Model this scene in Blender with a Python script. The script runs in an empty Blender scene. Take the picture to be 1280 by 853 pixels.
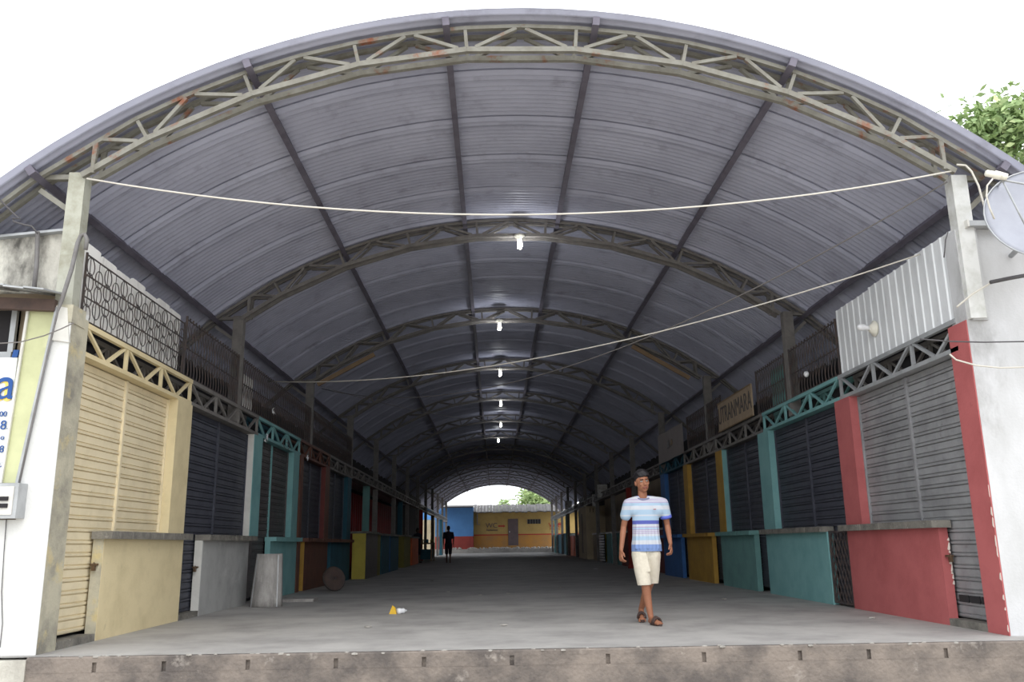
import bpy, bmesh, math, random
from math import sin, cos, pi, sqrt, atan2, asin
from mathutils import Vector, Matrix

random.seed(7)
S = bpy.context.scene
COL = S.collection

# ------------------------------------------------------------------ camera
CAM_H = 0.87
F_PX = 1074.76
PITCH, YAW, ROLL = 0.23233, 0.022236, -0.014098
_cp, _sp, _cy, _sy = cos(PITCH), sin(PITCH), cos(YAW), sin(YAW)
FW = Vector((_sy * _cp, _cy * _cp, _sp))
_r = Vector((_cy, -_sy, 0)); _u = _r.cross(FW)
RT = cos(ROLL) * _r + sin(ROLL) * _u
UP = -sin(ROLL) * _r + cos(ROLL) * _u
CAMP = Vector((0, 0, CAM_H))
cd = bpy.data.cameras.new('camera'); cam = bpy.data.objects.new('camera', cd); COL.objects.link(cam)
cd.sensor_width = 36.0; cd.lens = 36.0 * F_PX / 1280.0
cd.clip_start = 0.1; cd.clip_end = 600
m = Matrix.Identity(4)
for i in range(3):
    m[i][0] = RT[i]; m[i][1] = UP[i]; m[i][2] = -FW[i]; m[i][3] = CAMP[i]
cam.matrix_world = m
S.camera = cam

# ------------------------------------------------------------------ sky (bright overcast) and exposure
w = bpy.data.worlds.new('world'); S.world = w; w.use_nodes = True
bg = w.node_tree.nodes['Background']
bg.inputs[0].default_value = (0.93, 0.965, 1.0, 1); bg.inputs[1].default_value = 1.75
sd = bpy.data.lights.new('sun', 'SUN'); sun = bpy.data.objects.new('sun', sd); COL.objects.link(sun)
sd.energy = 0.9; sd.angle = math.radians(50); sd.color = (1.0, 0.96, 0.9)
sun.rotation_euler = (math.radians(38), math.radians(12), 0)
S.view_settings.view_transform = 'Standard'; S.view_settings.look = 'None'
S.view_settings.gamma = 1.0; S.view_settings.use_curve_mapping = False
S.view_settings.exposure = 0.4

# a photo pixel gives a direction; the plane it lies on gives the distance
def ray(px, py): return FW + (px - 640) / F_PX * RT - (py - 426.5) / F_PX * UP
def at_x(px, py, X): d = ray(px, py); return CAMP + d * (X / d.x)
def at_y(px, py, Y): d = ray(px, py); return CAMP + d * (Y / d.y)
def at_z(px, py, Z): d = ray(px, py); return CAMP + d * ((Z - CAM_H) / d.z)

# ------------------------------------------------------------------ materials
def lin(c):
    c = c / 255.0
    return c / 12.92 if c <= 0.04045 else ((c + 0.055) / 1.055) ** 2.4
def rgb(c): return (lin(c[0]), lin(c[1]), lin(c[2]), 1)
MATS = {}
def mat(name, col, col2=None, scale=3.0, lo=0.4, hi=0.7, rough=0.75, metal=0.0, bump=0.0, bscale=40.0,
        third=None, tscale=0.8, tlo=0.55, thi=0.75, stretch=(1, 1, 1), emit=None, spec=0.3):
    """paint/concrete/metal with up to two layers of wear given by noise in world space"""
    if name in MATS: return MATS[name]
    mt = bpy.data.materials.new(name); mt.use_nodes = True
    nt = mt.node_tree; b = nt.nodes['Principled BSDF']; L = nt.links
    b.inputs['Roughness'].default_value = rough; b.inputs['Metallic'].default_value = metal
    b.inputs['Specular IOR Level'].default_value = spec
    b.inputs['Base Color'].default_value = rgb(col)
    geo = nt.nodes.new('ShaderNodeNewGeometry')
    mp = nt.nodes.new('ShaderNodeMapping'); mp.inputs['Scale'].default_value = stretch
    L.new(geo.outputs['Position'], mp.inputs['Vector'])
    out = None
    def layer(prev, c2, sc, lo, hi, det):
        nz = nt.nodes.new('ShaderNodeTexNoise'); nz.inputs['Scale'].default_value = sc; nz.inputs['Detail'].default_value = det
        nz.inputs['Roughness'].default_value = 0.65
        L.new(mp.outputs[0], nz.inputs['Vector'])
        rp = nt.nodes.new('ShaderNodeMapRange'); rp.inputs[1].default_value = lo; rp.inputs[2].default_value = hi
        L.new(nz.outputs['Fac'], rp.inputs[0])
        mx = nt.nodes.new('ShaderNodeMix'); mx.data_type = 'RGBA'
        L.new(rp.outputs[0], mx.inputs[0])
        if prev is None: mx.inputs[6].default_value = rgb(col)
        else: L.new(prev, mx.inputs[6])
        mx.inputs[7].default_value = rgb(c2)
        return mx.outputs[2]
    if col2: out = layer(out, col2, scale, lo, hi, 6)
    if third: out = layer(out, third, tscale, tlo, thi, 8)
    if out: L.new(out, b.inputs['Base Color'])
    if bump:
        nz = nt.nodes.new('ShaderNodeTexNoise'); nz.inputs['Scale'].default_value = bscale; nz.inputs['Detail'].default_value = 4
        L.new(geo.outputs['Position'], nz.inputs['Vector'])
        bm_ = nt.nodes.new('ShaderNodeBump'); bm_.inputs['Strength'].default_value = bump; bm_.inputs['Distance'].default_value = 0.02
        L.new(nz.outputs['Fac'], bm_.inputs['Height']); L.new(bm_.outputs[0], b.inputs['Normal'])
    if emit:
        b.inputs['Emission Color'].default_value = rgb(emit[0]); b.inputs['Emission Strength'].default_value = emit[1]
    MATS[name] = mt
    return mt

M = {}
M['floor'] = mat('floor_concrete', (166, 163, 160), (140, 137, 135), 1.3, 0.42, 0.68, 0.7, bump=0.25, bscale=25, third=(184, 181, 177), tscale=0.5, tlo=0.5, thi=0.75, spec=0.35)
M['kerb'] = mat('kerb_concrete', (132, 122, 114), (92, 86, 83), 2.0, 0.4, 0.62, 0.9, bump=0.6, bscale=30, third=(168, 160, 152), tscale=5, tlo=0.6, thi=0.75)
M['street'] = mat('street_ground', (188, 182, 172), (166, 160, 150), 0.8, rough=0.95)
M['whitewall'] = mat('white_plaster', (216, 216, 214), (196, 194, 190), 2.5, 0.55, 0.8, 0.85, bump=0.15, third=(140, 136, 130), tscale=1.3, tlo=0.66, thi=0.82)
M['whitewall_r'] = mat('white_plaster_stained', (200, 200, 202), (180, 180, 180), 1.6, 0.4, 0.7, 0.85, bump=0.15, third=(134, 132, 130), tscale=1.1, tlo=0.56, thi=0.76, stretch=(1, 1, .5))
M['mould'] = mat('mouldy_concrete', (205, 202, 192), (160, 156, 148), 2.2, 0.4, 0.65, 0.9, bump=0.3, third=(84, 82, 78), tscale=2.4, tlo=0.5, thi=0.68, stretch=(1, 1, .5))
M['dirtypillar'] = mat('dirty_pillar', (188, 182, 162), (138, 134, 124), 2.2, 0.42, 0.66, 0.9, bump=0.3, third=(205, 188, 140), tscale=3.5, tlo=0.55, thi=0.7)
M['column'] = mat('column_paint', (170, 170, 158), (142, 140, 124), 5, 0.45, 0.7, 0.7, third=(130, 110, 80), tscale=9, tlo=0.66, thi=0.8)
M['column_w'] = mat('column_white', (214, 214, 212), (186, 186, 180), 4, 0.45, 0.7, 0.7)
M['steel'] = mat('truss_steel', (134, 132, 124), (112, 108, 98), 6, 0.4, 0.7, 0.6, third=(134, 84, 62), tscale=3, tlo=0.58, thi=0.68)
M['steel_d'] = mat('truss_steel_dull', (128, 124, 120), (108, 104, 102), 6, 0.4, 0.7, 0.65)
M['purlin'] = mat('purlin_primer', (112, 108, 120), (94, 90, 102), 4, rough=0.6)
M['sheet'] = mat('roof_sheet_metal', (174, 176, 194), (156, 158, 176), 0.9, 0.4, 0.7, 0.42, metal=0.0, third=(134, 134, 150), tscale=2.5, tlo=0.55, thi=0.8)
M['yellow'] = mat('cream_yellow_paint', (224, 208, 168), (206, 190, 150), 2.5, 0.45, 0.75, 0.7, bump=0.1, third=(176, 162, 130), tscale=4, tlo=0.64, thi=0.8)
M['yellow_sh'] = mat('cream_shutter_paint', (228, 214, 182), (212, 198, 166), 4, 0.45, 0.75, 0.55, third=(160, 144, 112), tscale=7, tlo=0.66, thi=0.8)
M['black_sh'] = mat('black_shutter', (74, 76, 86), (60, 62, 72), 6, rough=0.5, third=(92, 92, 98), tscale=9, tlo=0.66, thi=0.78)
M['brown_sh'] = mat('dark_brown_shutter', (92, 88, 88), (76, 72, 74), 6, rough=0.5, third=(92, 88, 86), tscale=9, tlo=0.66, thi=0.78)
M['grey_sh'] = mat('grey_shutter', (158, 158, 160), (134, 134, 136), 3.5, rough=0.5, metal=0.2, third=(104, 98, 94), tscale=7, tlo=0.64, thi=0.8)
M['red'] = mat('red_paint', (184, 102, 102), (168, 90, 90), 2.2, 0.4, 0.7, 0.65, bump=0.1, third=(126, 58, 58), tscale=4, tlo=0.66, thi=0.8)
M['teal'] = mat('teal_paint', (128, 176, 176), (112, 160, 162), 2.5, 0.4, 0.7, 0.65, bump=0.1, third=(100, 150, 148), tscale=4, tlo=0.62, thi=0.8)
M['teal2'] = mat('faded_teal_paint', (112, 156, 152), (98, 138, 136), 2.5, rough=0.7)
M['dteal'] = mat('deep_teal_paint', (44, 92, 108), (38, 78, 92), 2.5, rough=0.7)
M['gold'] = mat('mustard_paint', (186, 146, 66), (160, 124, 58), 2.5, rough=0.7, bump=0.1)
M['blue'] = mat('blue_paint', (62, 108, 168), (54, 92, 146), 2.5, rough=0.7)
M['brown'] = mat('brown_paint', (112, 74, 60), (92, 62, 54), 2.5, rough=0.6)
M['maroon'] = mat('maroon_paint', (118, 60, 56), (98, 52, 50), 2.5, rough=0.7)
M['orange'] = mat('orange_paint', (214, 104, 62), (192, 92, 58), 2.5, rough=0.7)
M['olive'] = mat('olive_paint', (128, 122, 62), (110, 104, 56), 2.5, rough=0.7)
M['lemon'] = mat('lemon_paint', (196, 180, 82), (176, 160, 76), 2.5, rough=0.7)
M['redsheet'] = mat('red_cladding', (150, 40, 40), (126, 36, 38), 2.0, rough=0.6)
M['cream'] = mat('cream_wall', (206, 190, 160), (186, 170, 142), 1.5, rough=0.8)
M['beige'] = mat('beige_wall', (166, 150, 128), (148, 134, 116), 1.5, rough=0.8)
M['greyctr'] = mat('grey_plaster', (172, 172, 170), (152, 152, 150), 2.2, 0.45, 0.7, 0.85, bump=0.1, third=(196, 196, 194), tscale=3, tlo=0.6, thi=0.8)
M['whiteside'] = mat('white_paint', (216, 214, 208), (196, 194, 188), 3, rough=0.75)
M['slab'] = mat('slab_concrete', (134, 130, 122), (100, 97, 92), 7, 0.4, 0.65, 0.9, bump=0.5, third=(160, 156, 148), tscale=14, tlo=0.58, thi=0.7)
M['iron'] = mat('black_iron', (72, 68, 70), (96, 80, 72), 9, rough=0.6)
M['iron_d'] = mat('rusty_iron', (64, 60, 60), (84, 72, 66), 9, rough=0.6)
M['panelwhite'] = mat('weathered_board', (240, 238, 234), (222, 220, 216), 4, 0.42, 0.7, 0.85, third=(146, 142, 136), tscale=6, tlo=0.6, thi=0.76, stretch=(1, 1, .25))
M['corr_white'] = mat('white_corrugated', (228, 230, 232), (210, 212, 214), 3, rough=0.5, metal=0.1, stretch=(1, 1, .3), third=(150, 148, 146), tscale=6, tlo=0.64, thi=0.8)
M['wire'] = mat('pale_wire', (205, 200, 190), rough=0.6)
M['wire_d'] = mat('grey_wire', (120, 116, 114), rough=0.6)
M['cable'] = mat('dark_cable', (84, 82, 84), rough=0.6)
M['pvc'] = mat('grey_pipe', (120, 118, 118), (104, 100, 98), 8, rough=0.5)
M['ceramic'] = mat('white_ceramic', (232, 228, 214), rough=0.35)
M['bulb'] = mat('lit_bulb', (255, 252, 240), rough=0.4, emit=((255, 250, 236), 14.0))
M['tan'] = mat('tan_board', (150, 126, 98), (132, 110, 88), 4, rough=0.7)
M['signboard'] = mat('sign_tan', (172, 152, 128), (154, 136, 116), 5, rough=0.8)
M['signtext'] = mat('sign_dark_text', (92, 86, 84), rough=0.8)
M['banner'] = mat('grey_banner', (150, 140, 136), (138, 130, 128), 3, rough=0.7)
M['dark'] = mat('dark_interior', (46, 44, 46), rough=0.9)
M['litsign'] = mat('pale_sign', (206, 206, 204), (150, 140, 130), 5, rough=0.6)
M['shopyellow'] = mat('pale_lime_paint', (200, 202, 160), (186, 188, 148), 3, rough=0.7, third=(226, 226, 190), tscale=2, tlo=0.6, thi=0.75)
M['bluelet'] = mat('blue_lettering', (44, 84, 150), rough=0.6)
M['yellowlet'] = mat('yellow_lettering', (238, 206, 110), rough=0.6)
M['signwhite'] = mat('sign_white', (228, 230, 228), rough=0.6)
M['wood'] = mat('weathered_wood', (140, 122, 98), (110, 96, 80), 5, rough=0.8, stretch=(4, 4, .6))
M['rust'] = mat('rusty_purlin', (92, 76, 70), (72, 62, 60), 6, rough=0.8)
M['galv'] = mat('galvanised', (176, 178, 180), (156, 158, 160), 5, rough=0.45, metal=0.3)
M['fibre'] = mat('fibre_cement', (170, 166, 162), (136, 133, 130), 5, 0.4, 0.65, 0.9, bump=0.3, third=(186, 183, 178), tscale=8, tlo=0.58, thi=0.7, stretch=(1.6, 1.6, .4))
M['dish'] = mat('dish_grey', (158, 160, 170), (144, 146, 156), 2, rough=0.5, third=(150, 152, 160), tscale=2, tlo=0.6, thi=0.8)
M['gate'] = mat('dark_gate_sheet', (64, 62, 70), (96, 96, 104), 3, 0.5, 0.8, rough=0.6, stretch=(1, 1, .3))
M['yellowwall'] = mat('far_yellow_wall', (160, 136, 84), (146, 122, 74), 1, rough=0.8)
M['orangewall'] = mat('far_orange_wall', (166, 118, 58), (140, 108, 72), 0.8, rough=0.8)
M['redband'] = mat('far_red_band', (150, 54, 46), rough=0.8)
M['bluewall'] = mat('far_blue_wall', (84, 132, 186), (76, 120, 172), 0.6, rough=0.8)
M['redwall'] = mat('far_red_wall', (146, 62, 56), (126, 56, 52), 0.8, rough=0.8)
M['roofgrey'] = mat('far_roof_sheet', (100, 98, 98), (78, 76, 78), 1.2, rough=0.8, stretch=(3, 1, 1))
M['doorgrey'] = mat('far_door', (92, 80, 82), (80, 70, 74), 2, rough=0.7)
M['leaf'] = mat('leaf_green', (160, 180, 124), (132, 156, 104), 1.6, 0.4, 0.6, 0.6, third=(206, 214, 160), tscale=2.5, tlo=0.55, thi=0.7)
M['bark'] = mat('bark', (104, 88, 72), (80, 68, 56), 4, rough=0.9)
M['debris'] = mat('rubble', (172, 168, 162), (130, 126, 120), 6, rough=0.9)
M['skin'] = mat('skin', (148, 100, 76), (138, 92, 70), 12, rough=0.55)
M['lips'] = mat('lips', (122, 72, 62), rough=0.5)
M['hair'] = mat('black_hair', (24, 22, 26), (36, 32, 34), 60, rough=0.5)
M['eyewhite'] = mat('eye_white', (226, 222, 216), rough=0.3)
M['iris'] = mat('iris_dark', (30, 20, 16), rough=0.2)
M['shorts'] = mat('cream_cotton', (206, 198, 182), (190, 182, 166), 14, rough=0.9, bump=0.2, bscale=60)
M['sandal'] = mat('brown_rubber', (70, 54, 50), rough=0.7)
M['darkcloth'] = mat('dark_cloth', (38, 40, 52), (30, 32, 42), 8, rough=0.9)
M['darkskin'] = mat('skin_far', (92, 66, 54), rough=0.6)
M['collar'] = mat('grey_rib_knit', (120, 124, 150), rough=0.9)
M['plasticw'] = mat('white_plastic', (236, 236, 238), rough=0.3)
M['plasticy'] = mat('yellow_plastic', (214, 172, 48), rough=0.4)
M['padlock'] = mat('padlock_metal', (112, 92, 74), rough=0.4, metal=0.6)
M['chip'] = mat('bare_plaster_chip', (222, 212, 202), rough=0.9)

def shirt_mat():
    mt = bpy.data.materials.new('striped_jersey'); mt.use_nodes = True
    nt = mt.node_tree; b = nt.nodes['Principled BSDF']; b.inputs['Roughness'].default_value = 0.9
    b.inputs['Specular IOR Level'].default_value = 0.1
    tc = nt.nodes.new('ShaderNodeNewGeometry'); sx = nt.nodes.new('ShaderNodeSeparateXYZ')
    nt.links.new(tc.outputs['Position'], sx.inputs[0])
    mr = nt.nodes.new('ShaderNodeMapRange'); mr.inputs[1].default_value = 0.80; mr.inputs[2].default_value = 1.42
    nt.links.new(sx.outputs['Z'], mr.inputs[0])
    cr = nt.nodes.new('ShaderNodeValToRGB'); cr.color_ramp.interpolation = 'CONSTANT'
    W = (186, 189, 196); LB = (156, 178, 198); B = (84, 92, 158); MB_ = (116, 138, 184); PK = (162, 150, 178)
    bands = [(0, MB_), (.075, W), (.15, LB), (.22, W), (.265, PK), (.28, W), (.295, PK), (.31, W), (.325, PK), (.34, LB), (.375, PK), (.39, W), (.43, B), (.50, LB), (.575, W),
             (.60, LB), (.69, W), (.76, LB), (.81, PK), (.825, W), (.84, PK), (.855, W), (.87, PK), (.885, W), (.935, B)]
    e = cr.color_ramp.elements
    e[0].position = 0; e[0].color = rgb(bands[0][1]); e[1].position = bands[1][0]; e[1].color = rgb(bands[1][1])
    for p, c in bands[2:]:
        n = e.new(p); n.color = rgb(c)
    nt.links.new(mr.outputs[0], cr.inputs[0]); nt.links.new(cr.outputs[0], b.inputs['Base Color'])
    return mt
M['shirt'] = shirt_mat()

# ------------------------------------------------------------------ mesh helpers
class MB:
    def __init__(s): s.v = []; s.f = []
    def add(s, v, f):
        o = len(s.v); s.v += [Vector(p) for p in v]; s.f += [[i + o for i in q] for q in f]; return s
    def box(s, x0, x1, y0, y1, z0, z1):
        if x0 > x1: x0, x1 = x1, x0
        return s.add([(x0, y0, z0), (x1, y0, z0), (x1, y1, z0), (x0, y1, z0), (x0, y0, z1), (x1, y0, z1), (x1, y1, z1), (x0, y1, z1)],
                     [(0, 3, 2, 1), (4, 5, 6, 7), (0, 1, 5, 4), (1, 2, 6, 5), (2, 3, 7, 6), (3, 0, 4, 7)])
    def bar(s, p, q, w, h, up=(0, 0, 1)):
        p = Vector(p); q = Vector(q); d = (q - p).normalized(); a = d.cross(Vector(up))
        if a.length < 1e-4: a = d.cross(Vector((1, 0, 0)))
        a.normalize(); b = a.cross(d)
        a *= w / 2; b *= h / 2
        v = [p - a - b, p + a - b, p + a + b, p - a + b, q - a - b, q + a - b, q + a + b, q - a + b]
        return s.add(v, [(3, 2, 1, 0), (4, 5, 6, 7), (0, 1, 5, 4), (1, 2, 6, 5), (2, 3, 7, 6), (3, 0, 4, 7)])
    def tube(s, pts, r, n=6):
        pts = [Vector(p) for p in pts]; R = r if isinstance(r, (list, tuple)) else [r] * len(pts)
        rings = []; ref = None
        for i, p in enumerate(pts):
            d = (pts[min(i + 1, len(pts) - 1)] - pts[max(i - 1, 0)]).normalized()
            if ref is None:
                ref = d.cross(Vector((0, 0, 1)))
                if ref.length < 1e-3: ref = d.cross(Vector((1, 0, 0)))
            a = (ref - d * ref.dot(d)).normalized(); ref = a; b = d.cross(a)
            rings.append([p + (a * cos(2 * pi * k / n) + b * sin(2 * pi * k / n)) * R[i] for k in range(n)])
        v = [x for g in rings for x in g]; f = []
        for i in range(len(pts) - 1):
            for k in range(n):
                f.append((i * n + k, i * n + (k + 1) % n, (i + 1) * n + (k + 1) % n, (i + 1) * n + k))
        f.append(tuple(range(n - 1, -1, -1))); f.append(tuple((len(pts) - 1) * n + k for k in range(n)))
        return s.add(v, f)
    def torus(s, c, R, r, ax, ay, n=16, k=5, ry=None):
        c = Vector(c); ax = Vector(ax); ay = Vector(ay); az = ax.cross(ay); ry = ry or R
        v = []; f = []
        for i in range(n):
            t = 2 * pi * i / n; dr = ax * cos(t) + ay * sin(t); p = c + ax * (R * cos(t)) + ay * (ry * sin(t))
            for j in range(k):
                a = 2 * pi * j / k; v.append(p + dr * (r * cos(a)) + az * (r * sin(a)))
        for i in range(n):
            for j in range(k):
                f.append((i * k + j, ((i + 1) % n) * k + j, ((i + 1) % n) * k + (j + 1) % k, i * k + (j + 1) % k))
        return s.add(v, f)
    def lathe(s, prof, c=(0, 0, 0), axis=(0, 0, 1), n=20):
        az = Vector(axis).normalized(); ax = az.cross(Vector((0.3, 0.8, 0.1))).normalized(); ay = az.cross(ax); c = Vector(c)
        v = [c + az * h + (ax * cos(2 * pi * k / n) + ay * sin(2 * pi * k / n)) * r for r, h in prof for k in range(n)]
        f = [(i * n + k, i * n + (k + 1) % n, (i + 1) * n + (k + 1) % n, (i + 1) * n + k) for i in range(len(prof) - 1) for k in range(n)]
        return s.add(v, f)
    def ell(s, c, r, n=16, m_=10, rot=None):
        c = Vector(c); v = []; f = []
        for i in range(m_ + 1):
            t = pi * i / m_
            for k in range(n):
                a = 2 * pi * k / n; p = Vector((r[0] * sin(t) * cos(a), r[1] * sin(t) * sin(a), r[2] * cos(t)))
                if rot: p = rot @ p
                v.append(c + p)
        for i in range(m_):
            for k in range(n): f.append((i * n + k, (i + 1) * n + k, (i + 1) * n + (k + 1) % n, i * n + (k + 1) % n))
        return s.add(v, f)
    def prism(s, poly, fn, t0, t1):
        """poly 2-D outline extruded from t0 to t1; fn(a, b, t) -> xyz"""
        n = len(poly)
        v = [fn(a, b, t0) for a, b in poly] + [fn(a, b, t1) for a, b in poly]
        f = [tuple(range(n - 1, -1, -1)), tuple(range(n, 2 * n))] + [(i, (i + 1) % n, n + (i + 1) % n, n + i) for i in range(n)]
        return s.add(v, f)

def wloc(o):
    return o.location + (wloc(o.parent) if o.parent else Vector((0, 0, 0)))

def put(name, mb, mt, parent=None, smooth=False, fix=True):
    v = mb.v
    lo = Vector((min(p[i] for p in v) for i in range(3))); hi = Vector((max(p[i] for p in v) for i in range(3)))
    c = Vector(((lo.x + hi.x) / 2, (lo.y + hi.y) / 2, lo.z))
    me = bpy.data.meshes.new(name); me.from_pydata([p - c for p in v], [], mb.f); me.materials.append(M[mt] if isinstance(mt, str) else mt)
    if fix:
        b = bmesh.new(); b.from_mesh(me); bmesh.ops.recalc_face_normals(b, faces=b.faces[:]); b.to_mesh(me); b.free()
    if smooth: me.polygons.foreach_set('use_smooth', [True] * len(me.polygons))
    me.update()
    o = bpy.data.objects.new(name, me); COL.objects.link(o)
    if parent is not None: o.parent = parent; o.location = c - wloc(parent)
    else: o.location = c
    return o
def again(o, delta, parent=None):
    """another piece with the same mesh, moved by delta from the first (world axes)"""
    c = o.copy(); COL.objects.link(c)
    base = wloc(o) + Vector(delta)
    c.parent = parent if parent is not None else o.parent
    c.location = base - (wloc(c.parent) if c.parent else Vector((0, 0, 0)))
    return c
def tag(o, label, cat, group=None, kind=None):
    o['label'] = label; o['category'] = cat
    if group: o['group'] = group
    if kind: o['kind'] = kind
    return o
def thing(name, label, cat, loc, group=None):
    o = bpy.data.objects.new(name, None); COL.objects.link(o); o.location = Vector(loc); o.empty_display_size = 0.1
    return tag(o, label, cat, group)
def struct(name, mb, mt, label=None, parent=None, smooth=False):
    o = put(name, mb, mt, parent, smooth)
    if parent is None:
        o['kind'] = 'structure'
        if label: o['label'] = label
    return o
def text_mesh(name, txt, size, mt, M4, parent=None, depth=0.004, cat=None, sx=1.0):
    cu = bpy.data.curves.new(name, 'FONT'); cu.body = txt; cu.size = size; cu.extrude = depth; cu.align_x = 'CENTER'; cu.align_y = 'CENTER'
    tmp = bpy.data.objects.new(name + '_tmp', cu); COL.objects.link(tmp)
    me = bpy.data.meshes.new_from_object(tmp.evaluated_get(bpy.context.evaluated_depsgraph_get()))
    bpy.data.objects.remove(tmp)
    me.transform(M4 @ Matrix.Diagonal((sx, 1, 1, 1)))
    mb = MB(); mb.add([v.co for v in me.vertices], [list(p.vertices) for p in me.polygons])
    return put(name, mb, mt, parent, fix=False)
def frame(origin, xdir, ydir):
    x = Vector(xdir).normalized(); y = Vector(ydir).normalized(); z = x.cross(y)
    m_ = Matrix.Identity(4)
    for i in range(3): m_[i][0] = x[i]; m_[i][1] = y[i]; m_[i][2] = z[i]; m_[i][3] = origin[i]
    return m_

# ------------------------------------------------------------------ plan
XF = {-1: -3.95, 1: 4.65}          # the front planes of the two rows of stalls
SIDE = {-1: 'left', 1: 'right'}
def X(s, d): return XF[s] + s * d  # d metres behind the front plane
Y0, Y1 = 7.7, 78.9                 # platform edge, far end of the roof, lengthened to shade the far building
TR0, TRD, NTR = 7.95, 5.42, 13     # roof trusses
CX, CZ = 0.31, -1.58               # centre of the roof arc
def arc(R, t): return (CX + R * sin(t), CZ + R * cos(t))
def floor_z(y): return 0 if y < 28 else 0.2 * min(1, (y - 28) / 45)

# ------------------------------------------------------------------ floor, kerb, ground
fl = MB()
xs0, xs1 = -9.0, 10.5
fl.add([(xs0, Y0 + .03, 0), (xs1, Y0 + .03, 0), (xs1, 28, 0), (xs0, 28, 0)], [(0, 1, 2, 3)])
fl.add([(xs0, 28, 0), (xs1, 28, 0), (xs1, 73.4, .2), (xs0, 73.4, .2)], [(0, 1, 2, 3)])
fl.box(xs0, xs1, Y0 + .06, 73.4, -0.7, -0.35)
floor = struct('floor', fl, 'floor')
kb = MB()
ex0, ex1 = -3.93, 4.62
# rounded nosing, then band of concrete with drain slots, then rough wall below
kb.prism([(0, 0), (.05, .0), (.05, -.045), (-.008, -.045), (-.008, -.012)], lambda a, b, t: (t, Y0 + a, b), ex0, ex1)
slots = [at_y(px, py, Y0).x for px, py in ((118, 835), (205, 833), (310, 832), (420, 830), (530, 829), (640, 828), (760, 826), (880, 824), (1000, 822), (1086, 820), (1182, 817))]
edges = [ex0] + [e for s_ in slots for e in (s_ - .018, s_ + .018)] + [ex1]
for i in range(0, len(edges), 2): kb.box(edges[i], edges[i + 1], Y0 - .008, Y0 + .02, -.125, -.0455)
kb.box(ex0, ex1, Y0 + .021, Y0 + .055, -.16, -.05)
kb.box(ex0, ex1, Y0 - .006, Y0 + .02, -.8, -.1255)
kerb = struct('trim_1', kb, 'kerb', 'rough concrete kerb along the platform edge with drain slots')
pl = MB(); pl.box(-9, ex0, Y0 - .02, Y0 + .4, -.8, -.02)
struct('trim_2', pl, 'mould', 'grimy concrete plinth below the white shop wall')
g = MB(); g.add([(-80, -60, -.75), (80, -60, -.75), (80, 7.7, -.75), (-80, 7.7, -.75)], [(0, 1, 2, 3)])
g.add([(-80, 7.7, -.75), (xs0, 7.7, -.75), (xs0, 140, .0), (-80, 140, .0)], [(0, 1, 2, 3)])
g.add([(xs1, 7.7, -.75), (80, 7.7, -.75), (80, 140, .0), (xs1, 140, .0)], [(0, 1, 2, 3)])
g.add([(xs0, 73.4, .19), (xs1, 73.4, .19), (xs1, 140, .19), (xs0, 140, .19)], [(0, 1, 2, 3)])
struct('ground', g, 'street')

# ------------------------------------------------------------------ roof
T_L, T_R = -asin((CX + 5.25) / 7.72), asin((5.9 - CX) / 7.72)
roof = bpy.data.objects.new('ceiling', None); COL.objects.link(roof); roof['kind'] = 'structure'
roof.location = (CX, Y0, 6.1)
roof['label'] = 'barrel roof of curved corrugated metal sheets on dark purlins'
SH = 1.095; NW = 11; NS = 6; NA = 36
cols = NW * NS + NS + 1
def roof_sheet(lapped):
    sh = MB()
    for j in range(cols):
        yy = SH / NW * j / NS
        dz = 0.025 * cos(2 * pi * j / NS)
        if lapped and j <= 1.5 * NS: dz -= 0.036          # the lapped edge hangs under its neighbour
        for i in range(NA + 1):
            t = T_L + (T_R - T_L) * i / NA; x, z = arc(7.72 + dz, t); sh.v.append(Vector((x, Y0 + yy, z)))
    for j in range(cols - 1):
        for i in range(NA):
            a = j * (NA + 1) + i; sh.f.append((a, a + 1, a + NA + 2, a + NA + 1))
    return put('roof_sheet', sh, 'sheet', roof, smooth=True, fix=False)
roof_sheet(False)
sheet1 = roof_sheet(True); sheet1.location.y += SH
for k in range(2, 65): again(sheet1, (0, SH * (k - 1), 0))
for t in (-.668, -.366, -.1, .1, .366, .668):
    x, z = arc(7.655, t); d = Vector((sin(t), 0, cos(t)))
    mb = MB(); mb.bar((x, Y0 + .03, z), (x, Y1, z), .07, .095, up=d)
    put('purlin', mb, 'purlin', roof)

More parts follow.
